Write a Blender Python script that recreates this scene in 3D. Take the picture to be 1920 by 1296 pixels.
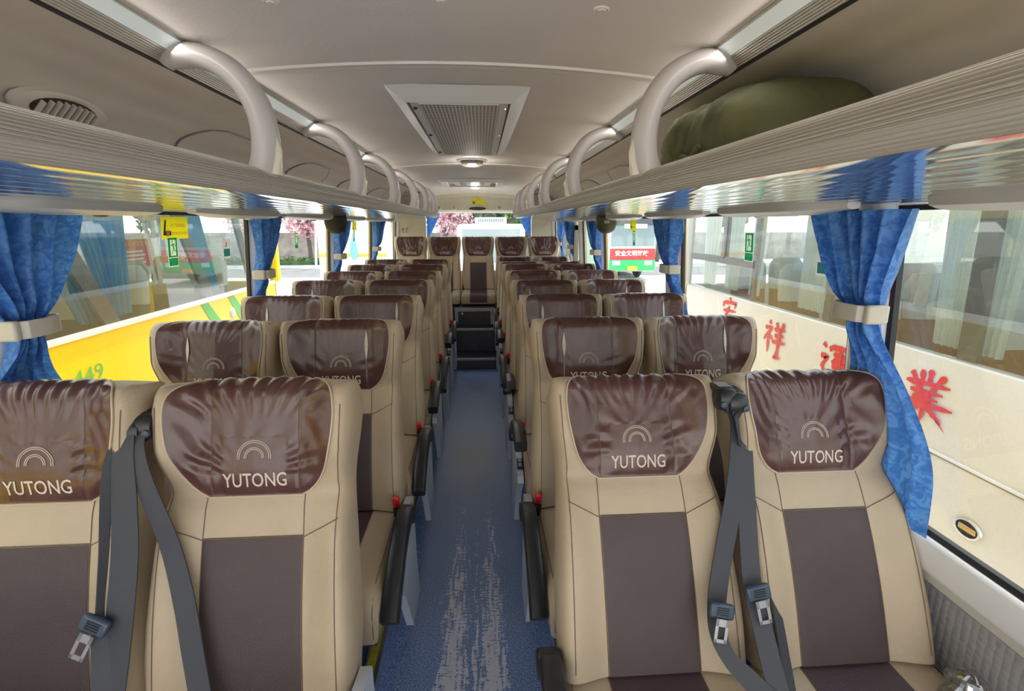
import bpy, bmesh, math, random
from mathutils import Vector, Matrix, noise
import math as m_
for o in list(bpy.data.objects): bpy.data.objects.remove(o)
random.seed(7)
S = bpy.context.scene
COL = S.collection
PI = math.pi
sin, cos, sqrt = math.sin, math.cos, math.sqrt

# ------------------------------------------------------------------ camera, sky, sun, exposure
cam_d = bpy.data.cameras.new('camera'); cam = bpy.data.objects.new('camera', cam_d); COL.objects.link(cam)
F_PX, PXX, PYY, VPX, VPY = 900.0, 960.0, 606.0, 901.0, 420.0
th = math.atan((PYY-VPY)/F_PX); ps = math.atan((PXX-VPX)/F_PX*cos(th))
cam.location = (0.06, 0, 1.62); cam.rotation_euler = (PI/2-th, 0, -ps)
cam_d.sensor_width = 36; cam_d.lens = F_PX/1920*36; cam_d.shift_x = 0; cam_d.shift_y = -(648-PYY)/1920
cam_d.clip_start = 0.02; cam_d.clip_end = 400
S.camera = cam
S.view_settings.view_transform = 'Standard'; S.view_settings.look = 'None'
S.view_settings.gamma = 1; S.view_settings.use_curve_mapping = False
S.view_settings.exposure = 0.5
S.cycles.max_bounces = 10; S.cycles.diffuse_bounces = 5; S.cycles.glossy_bounces = 4
S.cycles.transparent_max_bounces = 24; S.cycles.transmission_bounces = 4
S.cycles.caustics_reflective = False; S.cycles.caustics_refractive = False
S.cycles.sample_clamp_indirect = 6
W = bpy.data.worlds.new('world'); S.world = W; W.use_nodes = True
wn = W.node_tree.nodes; wl = W.node_tree.links
bg = wn['Background']; bg.inputs[1].default_value = 2.3
tc = wn.new('ShaderNodeTexCoord'); sx = wn.new('ShaderNodeSeparateXYZ'); wl.new(tc.outputs['Generated'], sx.inputs[0])
cr = wn.new('ShaderNodeValToRGB'); wl.new(sx.outputs[2], cr.inputs[0]); wl.new(cr.outputs[0], bg.inputs[0])
cr.color_ramp.elements[0].position = 0.0; cr.color_ramp.elements[0].color = (1.0, 0.98, 0.94, 1)
cr.color_ramp.elements[1].position = 0.7; cr.color_ramp.elements[1].color = (0.80, 0.90, 1.0, 1)
sun_d = bpy.data.lights.new('sun', 'SUN'); sun = bpy.data.objects.new('sun', sun_d); COL.objects.link(sun)
sun_d.energy = 6.5; sun_d.angle = math.radians(2.5); sun_d.color = (1.0, 0.95, 0.86)
sun.rotation_euler = (math.radians(-24), 0, math.radians(-10)); sun.location = (0, 20, 30)

# ------------------------------------------------------------------ materials
MATS = {}
def mat(name, col, rough=0.5, metal=0.0, bump=0.0, bscale=200.0, var=0.0, vscale=8.0, spec=0.5, sheen=0.0, coat=0.0, emit=None, estr=0.0):
    if name in MATS: return MATS[name]
    m = bpy.data.materials.new(name); m.use_nodes = True
    n, l = m.node_tree.nodes, m.node_tree.links
    b = n['Principled BSDF']
    b.inputs['Base Color'].default_value = (*col, 1); b.inputs['Roughness'].default_value = rough
    b.inputs['Metallic'].default_value = metal; b.inputs['Specular IOR Level'].default_value = spec
    b.inputs['Coat Weight'].default_value = coat; b.inputs['Sheen Weight'].default_value = sheen
    if emit: b.inputs['Emission Color'].default_value = (*emit, 1); b.inputs['Emission Strength'].default_value = estr
    if bump or var:
        t = n.new('ShaderNodeTexCoord')
    if bump:
        x = n.new('ShaderNodeTexNoise'); x.inputs['Scale'].default_value = bscale; x.inputs['Detail'].default_value = 3
        l.new(t.outputs['Object'], x.inputs['Vector'])
        bp = n.new('ShaderNodeBump'); bp.inputs['Strength'].default_value = bump; bp.inputs['Distance'].default_value = 0.004
        l.new(x.outputs['Fac'], bp.inputs['Height']); l.new(bp.outputs[0], b.inputs['Normal'])
    if var:
        y = n.new('ShaderNodeTexNoise'); y.inputs['Scale'].default_value = vscale; y.inputs['Detail'].default_value = 4
        l.new(t.outputs['Object'], y.inputs['Vector'])
        r = n.new('ShaderNodeMapRange'); r.inputs[1].default_value = 0.3; r.inputs[2].default_value = 0.7
        r.inputs[3].default_value = 1-var; r.inputs[4].default_value = 1+var
        l.new(y.outputs['Fac'], r.inputs[0])
        mx = n.new('ShaderNodeMix'); mx.data_type = 'RGBA'; mx.blend_type = 'MULTIPLY'; mx.inputs[0].default_value = 1
        mx.inputs[6].default_value = (*col, 1); l.new(r.outputs[0], mx.inputs[7]); l.new(mx.outputs[2], b.inputs['Base Color'])
    MATS[name] = m
    return m
def glass_mat(name, tint, refl=0.06, dust=0.03, fres=0.5, dustcol=(0.8, 0.8, 0.78)):
    if name in MATS: return MATS[name]
    m = bpy.data.materials.new(name); m.use_nodes = True
    n, l = m.node_tree.nodes, m.node_tree.links
    n.remove(n['Principled BSDF']); out = n['Material Output']
    tr = n.new('ShaderNodeBsdfTransparent'); tr.inputs[0].default_value = (*tint, 1)
    gl = n.new('ShaderNodeBsdfGlossy'); gl.inputs['Roughness'].default_value = 0.02
    fr = n.new('ShaderNodeFresnel'); fr.inputs[0].default_value = 1.45
    mu = n.new('ShaderNodeMath'); mu.operation = 'MULTIPLY_ADD'; mu.inputs[1].default_value = fres; mu.inputs[2].default_value = refl-0.04*fres
    l.new(fr.outputs[0], mu.inputs[0])
    m1 = n.new('ShaderNodeMixShader'); l.new(mu.outputs[0], m1.inputs[0]); l.new(tr.outputs[0], m1.inputs[1]); l.new(gl.outputs[0], m1.inputs[2])
    # dust specks dried on the pane
    t = n.new('ShaderNodeTexCoord'); x = n.new('ShaderNodeTexNoise'); x.inputs['Scale'].default_value = 130; x.inputs['Detail'].default_value = 2
    l.new(t.outputs['Object'], x.inputs['Vector'])
    r = n.new('ShaderNodeMapRange'); r.inputs[1].default_value = 0.52; r.inputs[2].default_value = 0.74; r.inputs[3].default_value = dust*0.5; r.inputs[4].default_value = dust*5
    l.new(x.outputs['Fac'], r.inputs[0])
    df = n.new('ShaderNodeBsdfTranslucent'); df.inputs[0].default_value = (*dustcol, 1)
    m2 = n.new('ShaderNodeMixShader'); l.new(r.outputs[0], m2.inputs[0]); l.new(m1.outputs[0], m2.inputs[1]); l.new(df.outputs[0], m2.inputs[2])
    l.new(m2.outputs[0], out.inputs[0])
    MATS[name] = m
    return m

LEATHER = mat('beige leatherette', (0.455, 0.355, 0.243), 0.42, bump=0.35, bscale=420, var=0.07, vscale=6)
BROWN = mat('glossy brown leatherette', (0.088, 0.036, 0.030), 0.26, bump=0.12, bscale=300, var=0.15, vscale=9, coat=0.15)
DARK = mat('dark brown leatherette', (0.062, 0.040, 0.040), 0.48, bump=0.4, bscale=480, var=0.1)
THREAD = mat('pale embroidery thread', (0.62, 0.50, 0.43), 0.6)
SEAM = mat('brown seam thread', (0.16, 0.10, 0.065), 0.7)
PIPING = mat('tan piping', (0.50, 0.40, 0.30), 0.5)
RIPFOAM = mat('pale torn stitching', (0.72, 0.66, 0.58), 0.8, bump=0.6, bscale=300)
BLACKP = mat('black plastic', (0.018, 0.019, 0.022), 0.38, bump=0.1, bscale=400)
GREYP = mat('pale grey plastic', (0.52, 0.56, 0.62), 0.4)
GREYM = mat('grey painted steel', (0.33, 0.35, 0.38), 0.4, metal=0.3)
REDP = mat('red plastic', (0.70, 0.02, 0.035), 0.3)
WEBB = mat('charcoal belt webbing', (0.046, 0.047, 0.057), 0.62, bump=0.3, bscale=600)
NAVYP = mat('navy grey plastic', (0.045, 0.065, 0.10), 0.35)
STEEL = mat('bright steel', (0.75, 0.75, 0.76), 0.22, metal=1.0)
CEIL = mat('taupe ceiling vinyl', (0.70, 0.645, 0.605), 0.6, bump=0.15, bscale=120, var=0.05, vscale=3)
RACKW = mat('grey taupe moulded panel', (0.66, 0.615, 0.555), 0.55, var=0.05, vscale=3)
LIPM = mat('warm grey ribbed trim', (0.47, 0.435, 0.39), 0.42)
UNDER = mat('polished aluminium slats', (0.80, 0.80, 0.79), 0.10, metal=0.92, var=0.04, vscale=5)
WHITEP = mat('off white plastic', (0.72, 0.71, 0.69), 0.35)
PODM = mat('pale grey moulding', (0.62, 0.60, 0.57), 0.4)
HANDLE = mat('satin grey moulding', (0.50, 0.465, 0.45), 0.33)
CAPM = mat('clear yellowed cap', (0.62, 0.57, 0.46), 0.15)
ALU = mat('ribbed aluminium', (0.46, 0.44, 0.40), 0.35, metal=0.6)
STRIP = mat('pale lamp diffuser', (0.68, 0.74, 0.74), 0.4, emit=(0.86, 0.96, 1.0), estr=0.12)
WALLW = mat('white side wall', (0.86, 0.86, 0.88), 0.45, var=0.03)
WALLB = mat('cream rear wall', (0.66, 0.63, 0.53), 0.5, var=0.04)
GASKET = mat('black rubber gasket', (0.012, 0.012, 0.014), 0.5)
BLUE = None
GREENBAG = mat('olive green cloth', (0.085, 0.088, 0.034), 0.8, bump=0.35, bscale=120, var=0.2, vscale=7)
YELLOWP = mat('yellow edge strip', (0.62, 0.53, 0.03), 0.6, bump=0.6, bscale=250, var=0.2, vscale=30)
SILVERT = mat('silver edge trim', (0.55, 0.57, 0.60), 0.3, metal=0.8)
SIGNG = mat('exit sign green', (0.0, 0.52, 0.28), 0.4)
SIGNW = mat('exit sign pale', (0.90, 0.96, 0.84), 0.5)
SIGNY = mat('sticker yellow', (0.93, 0.92, 0.10), 0.5)
SIGNR = mat('sticker red', (0.75, 0.10, 0.05), 0.5)
SIGNT = mat('sticker teal', (0.18, 0.58, 0.52), 0.5)
SIGNGREY = mat('sticker grey white', (0.75, 0.76, 0.76), 0.5)
def see(mt, k=0.72):
    n, l = mt.node_tree.nodes, mt.node_tree.links; b = n['Principled BSDF']; tl = n.new('ShaderNodeBsdfTranslucent'); tl.inputs[0].default_value = b.inputs['Base Color'].default_value
    mx = n.new('ShaderNodeMixShader'); mx.inputs[0].default_value = k; l.new(b.outputs[0], mx.inputs[1]); l.new(tl.outputs[0], mx.inputs[2]); l.new(mx.outputs[0], n['Material Output'].inputs[0])
for q_ in (SIGNG, SIGNW, SIGNY, SIGNT, SIGNGREY): see(q_)
STICKK = mat('sticker dark', (0.06, 0.035, 0.02), 0.5)
GLASS = glass_mat('bus window glass', (0.95, 0.97, 0.965), 0.025, 0.010, fres=0.10)

def curtain_mat():
    m = bpy.data.materials.new('blue damask curtain cloth'); m.use_nodes = True
    n, l = m.node_tree.nodes, m.node_tree.links; b = n['Principled BSDF']; out = n['Material Output']
    t = n.new('ShaderNodeTexCoord'); x = n.new('ShaderNodeTexNoise'); x.inputs['Scale'].default_value = 38; x.inputs['Detail'].default_value = 5; x.inputs['Distortion'].default_value = 1.6
    l.new(t.outputs['Object'], x.inputs['Vector'])
    c = n.new('ShaderNodeValToRGB'); l.new(x.outputs['Fac'], c.inputs[0])
    c.color_ramp.elements[0].position = 0.42; c.color_ramp.elements[0].color = (0.050, 0.20, 0.60, 1)
    c.color_ramp.elements[1].position = 0.62; c.color_ramp.elements[1].color = (0.13, 0.36, 0.80, 1)
    l.new(c.outputs[0], b.inputs['Base Color']); b.inputs['Roughness'].default_value = 0.5; b.inputs['Sheen Weight'].default_value = 0.3
    tl = n.new('ShaderNodeBsdfTranslucent'); l.new(c.outputs[0], tl.inputs[0])
    mx = n.new('ShaderNodeMixShader'); mx.inputs[0].default_value = 0.3
    l.new(b.outputs[0], mx.inputs[1]); l.new(tl.outputs[0], mx.inputs[2]); l.new(mx.outputs[0], out.inputs[0])
    return m
BLUE = curtain_mat()
def cloth_pale(name, col):
    m = bpy.data.materials.new(name); m.use_nodes = True
    n, l = m.node_tree.nodes, m.node_tree.links; b = n['Principled BSDF']; out = n['Material Output']
    b.inputs['Base Color'].default_value = (*col, 1); b.inputs['Roughness'].default_value = 0.7
    tl = n.new('ShaderNodeBsdfTranslucent'); tl.inputs[0].default_value = (*col, 1)
    mx = n.new('ShaderNodeMixShader'); mx.inputs[0].default_value = 0.5
    l.new(b.outputs[0], mx.inputs[1]); l.new(tl.outputs[0], mx.inputs[2]); l.new(mx.outputs[0], out.inputs[0])
    return m

def floor_mat():
    m = bpy.data.materials.new('speckled blue vinyl, worn'); m.use_nodes = True
    n, l = m.node_tree.nodes, m.node_tree.links; b = n['Principled BSDF']
    def N(t, **k):
        q = n.new(t)
        for a, v in k.items(): setattr(q, a, v)
        return q
    def math_(op, a, c=None, d=None, clamp=False):
        q = N('ShaderNodeMath', operation=op); q.use_clamp = clamp
        for i, v in enumerate((a, c, d)):
            if v is None: continue
            if isinstance(v, (int, float)): q.inputs[i].default_value = v
            else: l.new(v, q.inputs[i])
        return q.outputs[0]
    t = N('ShaderNodeTexCoord'); sp = N('ShaderNodeSeparateXYZ'); l.new(t.outputs['Object'], sp.inputs[0])
    X, Y = sp.outputs[0], sp.outputs[1]
    x = N('ShaderNodeTexNoise'); x.inputs['Scale'].default_value = 240; x.inputs['Detail'].default_value = 2; l.new(t.outputs['Object'], x.inputs['Vector'])
    c = N('ShaderNodeValToRGB'); l.new(x.outputs['Fac'], c.inputs[0])
    c.color_ramp.elements[0].position = 0.42; c.color_ramp.elements[0].color = (0.072, 0.155, 0.38, 1)
    c.color_ramp.elements[1].position = 0.68; c.color_ramp.elements[1].color = (0.46, 0.60, 0.92, 1)
    # worn tracks: two bands along the aisle, broken up by noise
    wob = N('ShaderNodeTexNoise'); wob.inputs['Scale'].default_value = 5; wob.inputs['Detail'].default_value = 2; l.new(t.outputs['Object'], wob.inputs['Vector'])
    wx = math_('ADD', X, math_('MULTIPLY', math_('SUBTRACT', wob.outputs['Fac'], 0.5), 0.05))
    def band(cx, hw):
        d = math_('ABSOLUTE', math_('SUBTRACT', wx, cx))
        return math_('SUBTRACT', 1.0, math_('DIVIDE', d, hw), clamp=True)
    b1 = band(-0.066, 0.070); b2 = band(0.090, 0.064)
    b3 = math_('MULTIPLY', band(0.02, 0.012), 0.8)
    bands = math_('MAXIMUM', math_('MAXIMUM', b1, b2), b3)
    fade = N('ShaderNodeMapRange'); l.new(Y, fade.inputs[0]); fade.inputs[1].default_value = 1.35; fade.inputs[2].default_value = 2.9; fade.inputs[3].default_value = 1.0; fade.inputs[4].default_value = 0.0
    mp = N('ShaderNodeMapping'); mp.inputs['Scale'].default_value = (34, 120, 1); l.new(t.outputs['Object'], mp.inputs[0])
    n1 = N('ShaderNodeTexNoise'); n1.inputs['Scale'].default_value = 1; n1.inputs['Detail'].default_value = 5; n1.inputs['Roughness'].default_value = 0.75; l.new(mp.outputs[0], n1.inputs['Vector'])
    mp2 = N('ShaderNodeMapping'); mp2.inputs['Scale'].default_value = (90, 9.0, 1); l.new(t.outputs['Object'], mp2.inputs[0])
    n2 = N('ShaderNodeTexNoise'); n2.inputs['Scale'].default_value = 1; n2.inputs['Detail'].default_value = 3; l.new(mp2.outputs[0], n2.inputs['Vector'])
    v = math_('ADD', math_('MULTIPLY', math_('POWER', bands, 0.45), 0.34), math_('ADD', math_('MULTIPLY', n1.outputs['Fac'], 1.15), math_('MULTIPLY', n2.outputs['Fac'], 0.75)))
    v = math_('ADD', v, math_('MULTIPLY', math_('SUBTRACT', fade.outputs[0], 1.0), 0.38))
    v = math_('MULTIPLY', v, math_('GREATER_THAN', bands, 0.02))
    msk = N('ShaderNodeMapRange'); l.new(v, msk.inputs[0]); msk.inputs[1].default_value = 1.11; msk.inputs[2].default_value = 1.16
    mx = N('ShaderNodeMix', data_type='RGBA'); l.new(msk.outputs[0], mx.inputs[0]); l.new(c.outputs[0], mx.inputs[6]); mx.inputs[7].default_value = (0.74, 0.75, 0.86, 1)
    # grey trodden-in dirt patch further back
    dp = math_('SUBTRACT', 1.0, math_('DIVIDE', math_('ABSOLUTE', math_('SUBTRACT', Y, 3.15)), 0.55), clamp=True)
    dpx = math_('SUBTRACT', 1.0, math_('DIVIDE', math_('ABSOLUTE', X), 0.26), clamp=True)
    dn = N('ShaderNodeTexNoise'); dn.inputs['Scale'].default_value = 9; dn.inputs['Detail'].default_value = 6; l.new(t.outputs['Object'], dn.inputs['Vector'])
    dm = math_('MULTIPLY', math_('MULTIPLY', dp, dpx), math_('MULTIPLY', dn.outputs['Fac'], 1.7), clamp=True)
    mx2 = N('ShaderNodeMix', data_type='RGBA'); l.new(dm, mx2.inputs[0]); l.new(mx.outputs[2], mx2.inputs[6]); mx2.inputs[7].default_value = (0.30, 0.29, 0.29, 1)
    l.new(mx2.outputs[2], b.inputs['Base Color']); b.inputs['Roughness'].default_value = 0.36
    bp = N('ShaderNodeBump'); bp.inputs['Strength'].default_value = 0.15; l.new(x.outputs['Fac'], bp.inputs['Height']); bp.inputs['Distance'].default_value = 0.002
    l.new(bp.outputs[0], b.inputs['Normal'])
    return m
FLOORM = floor_mat()
BLUEV = mat('blue vinyl', (0.05, 0.09, 0.20), 0.4, var=0.2, vscale=300)

def dots_mat():
    m = mat('grey dimpled wall panel', (0.36, 0.35, 0.375), 0.5)
    n, l = m.node_tree.nodes, m.node_tree.links; b = n['Principled BSDF']
    t = n.new('ShaderNodeTexCoord'); v = n.new('ShaderNodeTexVoronoi'); v.inputs['Scale'].default_value = 55; v.inputs['Randomness'].default_value = 0.15
    l.new(t.outputs['Object'], v.inputs['Vector'])
    bp = n.new('ShaderNodeBump'); bp.inputs['Strength'].default_value = 0.6; bp.inputs['Distance'].default_value = 0.006; bp.invert = True
    l.new(v.outputs['Distance'], bp.inputs['Height']); l.new(bp.outputs[0], b.inputs['Normal'])
    return m
DOTS = dots_mat()

# ------------------------------------------------------------------ mesh helpers
class MB:
    def __init__(s): s.v = []; s.f = []
    def add(s, vs, fs):
        o = len(s.v); s.v += [tuple(p) for p in vs]; s.f += [tuple(i+o for i in f) for f in fs]; return s
    def box(s, c, d, rot=None):
        x, y, z = d[0]/2, d[1]/2, d[2]/2
        vs = [Vector((a*x, b_*y, c_*z)) for a in (-1, 1) for b_ in (-1, 1) for c_ in (-1, 1)]
        if rot is not None: vs = [rot @ q for q in vs]
        vs = [q+Vector(c) for q in vs]
        return s.add(vs, [(0, 1, 3, 2), (4, 6, 7, 5), (0, 4, 5, 1), (2, 3, 7, 6), (0, 2, 6, 4), (1, 5, 7, 3)])
    def b2(s, lo, hi):
        return s.box([(a+b_)/2 for a, b_ in zip(lo, hi)], [abs(b_-a) for a, b_ in zip(lo, hi)])
    def grid(s, P, nu, nv, closed_u=False):
        vs = [P(i/(nu-1) if not closed_u else i/nu, j/(nv-1)) for j in range(nv) for i in range(nu)]
        fs = []
        for j in range(nv-1):
            for i in range(nu if closed_u else nu-1):
                k = (i+1) % nu
                fs.append((j*nu+i, j*nu+k, (j+1)*nu+k, (j+1)*nu+i))
        return s.add(vs, fs)
    def rings(s, rings, cap=True, closed=True):
        n = len(rings[0]); vs = [p for r in rings for p in r]; fs = []
        for j in range(len(rings)-1):
            for i in range(n if closed else n-1):
                k = (i+1) % n
                fs.append((j*n+i, j*n+k, (j+1)*n+k, (j+1)*n+i))
        if cap and closed:
            fs.append(tuple(range(n-1, -1, -1))); fs.append(tuple((len(rings)-1)*n+i for i in range(n)))
        return s.add(vs, fs)
    def tube(s, pts, r, n=8, cap=True, flat=1.0, up=None):
        pts = [Vector(p) for p in pts]; R = r if isinstance(r, (list, tuple)) else [r]*len(pts)
        rs = []; last = None
        for i, p in enumerate(pts):
            t = (pts[min(i+1, len(pts)-1)]-pts[max(i-1, 0)]).normalized()
            if last is None:
                a = Vector(up) if up is not None else (Vector((0, 0, 1)) if abs(t.z) < 0.9 else Vector((0, 1, 0)))
            else: a = last
            a = (a-t*a.dot(t)).normalized(); last = a; b_ = t.cross(a)
            rs.append([p+a*cos(2*PI*k/n)*R[i]+b_*sin(2*PI*k/n)*R[i]*flat for k in range(n)])
        return s.rings(rs, cap)
    def extrude(s, poly, d, close=True):
        # polygon points (3D) pushed along vector d
        n = len(poly); d = Vector(d); a = [Vector(p) for p in poly]; vs = a+[p+d for p in a]
        fs = [(i, (i+1) % n, n+(i+1) % n, n+i) for i in range(n)]+[tuple(range(n-1, -1, -1)), tuple(range(n, 2*n))]
        return s.add(vs, fs)
    def lathe(s, prof, c, axis='z', n=20, sgn=1):
        rs = []
        for r, h in prof:
            ring = []
            for k in range(n):
                a = 2*PI*k/n; x, y = r*cos(a), r*sin(a)
                q = (x, y, h*sgn) if axis == 'z' else ((h*sgn, x, y) if axis == 'x' else (x, h*sgn, y))
                ring.append(Vector(q)+Vector(c))
            rs.append(ring)
        return s.rings(rs)
    def build(s, name, mt, parent=None, smooth=True, ang=40, bevel=0.0, loc=None, rot=None, bseg=2):
        me = bpy.data.meshes.new(name); me.from_pydata(s.v, [], s.f); me.materials.append(mt)
        bm = bmesh.new(); bm.from_mesh(me); bmesh.ops.recalc_face_normals(bm, faces=bm.faces); bm.to_mesh(me); bm.free()
        o = bpy.data.objects.new(name, me); COL.objects.link(o)
        if smooth:
            for p in me.polygons: p.use_smooth = True
            try: me.set_sharp_from_angle(angle=math.radians(ang))
            except Exception: pass
        if bevel:
            mo = o.modifiers.new('bevel', 'BEVEL'); mo.width = bevel; mo.segments = bseg; mo.limit_method = 'ANGLE'; mo.angle_limit = math.radians(35)
        if parent is not None: o.parent = parent
        if loc is not None: o.location = loc
        if rot is not None: o.rotation_euler = rot
        return o
def tag(o, label, cat, group=None):
    o['label'] = label; o['category'] = cat
    if group: o['group'] = group
    return o
def thing(name, label, cat, loc=(0, 0, 0), rz=0, group=None):
    o = bpy.data.objects.new(name, None); COL.objects.link(o); o.location = loc; o.rotation_euler = (0, 0, rz); o.empty_display_size = 0.05
    return tag(o, label, cat, group)
def struct(o): o['kind'] = 'structure'; return o
def dup(o, parent=None):
    c = o.copy(); COL.objects.link(c)
    if parent is not None: c.parent = parent
    for ch in list(o.children): dup(ch, c)
    return c
def text_mesh(txt, size, align='CENTER', extrude=0.0, bold=0.0, shear=0.0):
    cu = bpy.data.curves.new('lettering', 'FONT'); cu.body = txt; cu.size = size; cu.align_x = align; cu.extrude = extrude; cu.offset = bold; cu.shear = shear; cu.resolution_u = 3
    ob = bpy.data.objects.new('lettering', cu); COL.objects.link(ob)
    bpy.context.view_layer.update()
    me = bpy.data.meshes.new_from_object(ob.evaluated_get(bpy.context.evaluated_depsgraph_get()))
    bpy.data.objects.remove(ob)
    vs = [v.co.copy() for v in me.vertices]; fs = [tuple(p.vertices) for p in me.polygons]
    bpy.data.meshes.remove(me)
    return vs, fs
def text_on(name, txt, size, org, ux, uy, mt, parent=None, align='CENTER', bold=0.0, shear=0.0, lift=0.0, sx=1.0):
    vs, fs = text_mesh(txt, size, align, 0, bold, shear); ux, uy = Vector(ux), Vector(uy); n = ux.cross(uy)
    mb = MB(); mb.add([Vector(org)+ux*(v.x*sx)+uy*v.y+n*lift for v in vs], fs)
    return mb.build(name, mt, parent, smooth=False)
def sstep(a, b, x):
    t = max(0.0, min(1.0, (x-a)/(b-a) if b != a else 0)); return t*t*(3-2*t)
def lerp(a, b, t): return a+(b-a)*t
def interp(tab, x):
    if x <= tab[0][0]: return tab[0][1]
    n = len(tab)
    for i in range(n-1):
        (a, p), (b, q) = tab[i], tab[i+1]
        if x <= b:
            h = b-a; t = (x-a)/h; d = (q-p)/h
            m0 = (d if i == 0 else 0.5*(d+(p-tab[i-1][1])/(a-tab[i-1][0])))
            m1 = (d if i == n-2 else 0.5*(d+(tab[i+2][1]-q)/(tab[i+2][0]-b)))
            return p*(2*t**3-3*t*t+1)+q*(3*t*t-2*t**3)+h*m0*(t**3-2*t*t+t)+h*m1*(t**3-t*t)
    return tab[-1][1]

# ------------------------------------------------------------------ setting: floor, platforms, walls, ceiling
YF, YR = -1.3, 7.10            # front end (behind the camera) and rear wall
WT, WB = 1.125, 1.175          # wall half width at window head and at sill
ZS, ZH = 0.84, 1.665           # sill and window head heights
PL = 0.12                      # seat platform height
def wallx(z): return lerp(WB, WT, (z-ZS)/(ZH-ZS))
mb = MB()
prof = [(-0.31, 0.105), (-0.305, 0.06), (-0.285, 0.02), (-0.25, 0.0), (0.25, 0.0), (0.285, 0.02), (0.305, 0.06), (0.31, 0.105)]
ys = [YF, 0, 2, 4, 5.25, 6.0]
mb.rings([[Vector((x, y, z)) for x, z in prof] for y in ys], cap=False, closed=False)
struct(mb.build('floor', FLOORM, ang=60))
for s, nm in ((-1, 'left'), (1, 'right')):
    p = struct(MB().b2((s*0.312, YF, -0.05), (s*1.21, 6.0, PL)).build('floor_'+nm, BLUEV))
    a = MB()
    a.b2((s*0.322, YF, PL-0.004), (s*0.352, 5.2, PL+0.006)); y = a.build('yellow_edge_strip', YELLOWP, p)
    a = MB(); a.b2((s*0.308, YF, PL-0.03), (s*0.322, 5.2, PL+0.007)); a.b2((s*0.352, YF, PL-0.002), (s*0.360, 5.2, PL+0.005)); a.build('silver_edge_trim', SILVERT, p)

# rear steps
st = thing('rear_step', 'dark rear steps with pale edge strips climbing to the back row', 'steps', (0.03, 5.25, 0))
DKRUB = mat('dark blue black tread', (0.022, 0.026, 0.036), 0.35, bump=0.3, bscale=200, var=0.3, vscale=15)
EDGE = mat('pale step edging', (0.45, 0.42, 0.36), 0.5)
MB().b2((-0.31, 0.002, 0.001), (0.183, 0.36, 0.11)).build('lower_tread', DKRUB, st, bevel=0.004)
MB().b2((-0.31, -0.006, 0.108), (0.183, 0.02, 0.132)).build('edge_strip', EDGE, st, bevel=0.003)
MB().b2((-0.31, 0.362, 0.0), (0.183, 0.60, 0.385)).build('upper_tread', DKRUB, st, bevel=0.004)
MB().b2((-0.31, 0.352, 0.375), (0.183, 0.372, 0.398)).build('edge_strip', EDGE, st, bevel=0.003)
MB().b2((-0.31, 0.60, 0.0), (0.183, 0.72, 0.60)).build('engine_box_face', DKRUB, st, bevel=0.004)
a = MB(); a.b2((-0.30, 0.585, 0.40), (-0.26, 0.60, 0.60)); a.b2((0.14, 0.585, 0.40), (0.178, 0.60, 0.60)); a.b2((-0.26, 0.585, 0.565), (0.14, 0.60, 0.60)); a.build('access_frame', EDGE, st)
MB().lathe([(0.0, 0), (0.012, 0), (0.012, 0.008), (0, 0.008)], (-0.21, 0.592, 0.54), 'y', 10, -1).build('latch', SILVERT, st)
struct(MB().b2((-1.20, 5.99, 0.0), (1.20, YR, 0.565)).build('floor_rear', DKRUB))

# ceiling: slightly arched panel, dipping towards the rear
def ceil_z(x, y):
    return 2.10-0.035*(x/0.65)**2-0.09*sstep(6.42, 6.9, y)-0.004*sin(y*1.7)
mb = MB(); mb.grid(lambda u, v: (lerp(-0.66, 0.66, u), lerp(YF, YR, v), ceil_z(lerp(-0.66, 0.66, u), lerp(YF, YR, v))), 17, 50)
mb.grid(lambda u, v: (lerp(-0.66, 0.66, u), lerp(YF, YR, v), ceil_z(lerp(-0.66, 0.66, u), lerp(YF, YR, v))+0.04), 17, 50)
ceiling = struct(mb.build('ceiling', CEIL))
struct(MB().b2((-1.26, YF, 2.16), (1.26, YR+0.1, 2.20)).build('ceiling_roof_skin', WHITEP))
# joint trims across the ceiling
for k, (y0, w) in enumerate(((1.60, 0.022), (4.05, 0.008))):
    mb = MB(); rs = []
    for i in range(25):
        x = lerp(-0.645, 0.645, i/24); z = ceil_z(x, y0)
        rs.append([Vector((x, y0-w, z)), Vector((x, y0-w*0.8, z-0.007)), Vector((x, y0, z-0.0045)), Vector((x, y0+w*0.8, z-0.007)), Vector((x, y0+w, z))])
    mb.rings(rs); struct(mb.build('trim_%d' % (k+1), RACKW, ang=25))
for i, x in enumerate((-0.38, -0.02, 0.335)):
    mb = MB(); mb.lathe([(0.0, -0.005), (0.008, -0.0045), (0.010, -0.002), (0.0145, -0.003), (0.018, -0.001), (0.019, 0.002)], (x, 1.17, ceil_z(x, 1.17)), 'z', 20)
    tag(mb.build('screw_cap', CEIL), 'round taupe cap on the ceiling nearest the top edge, ' + ('left of three', 'middle of three', 'right of three')[i], 'cap', 'ceiling caps')

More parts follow.
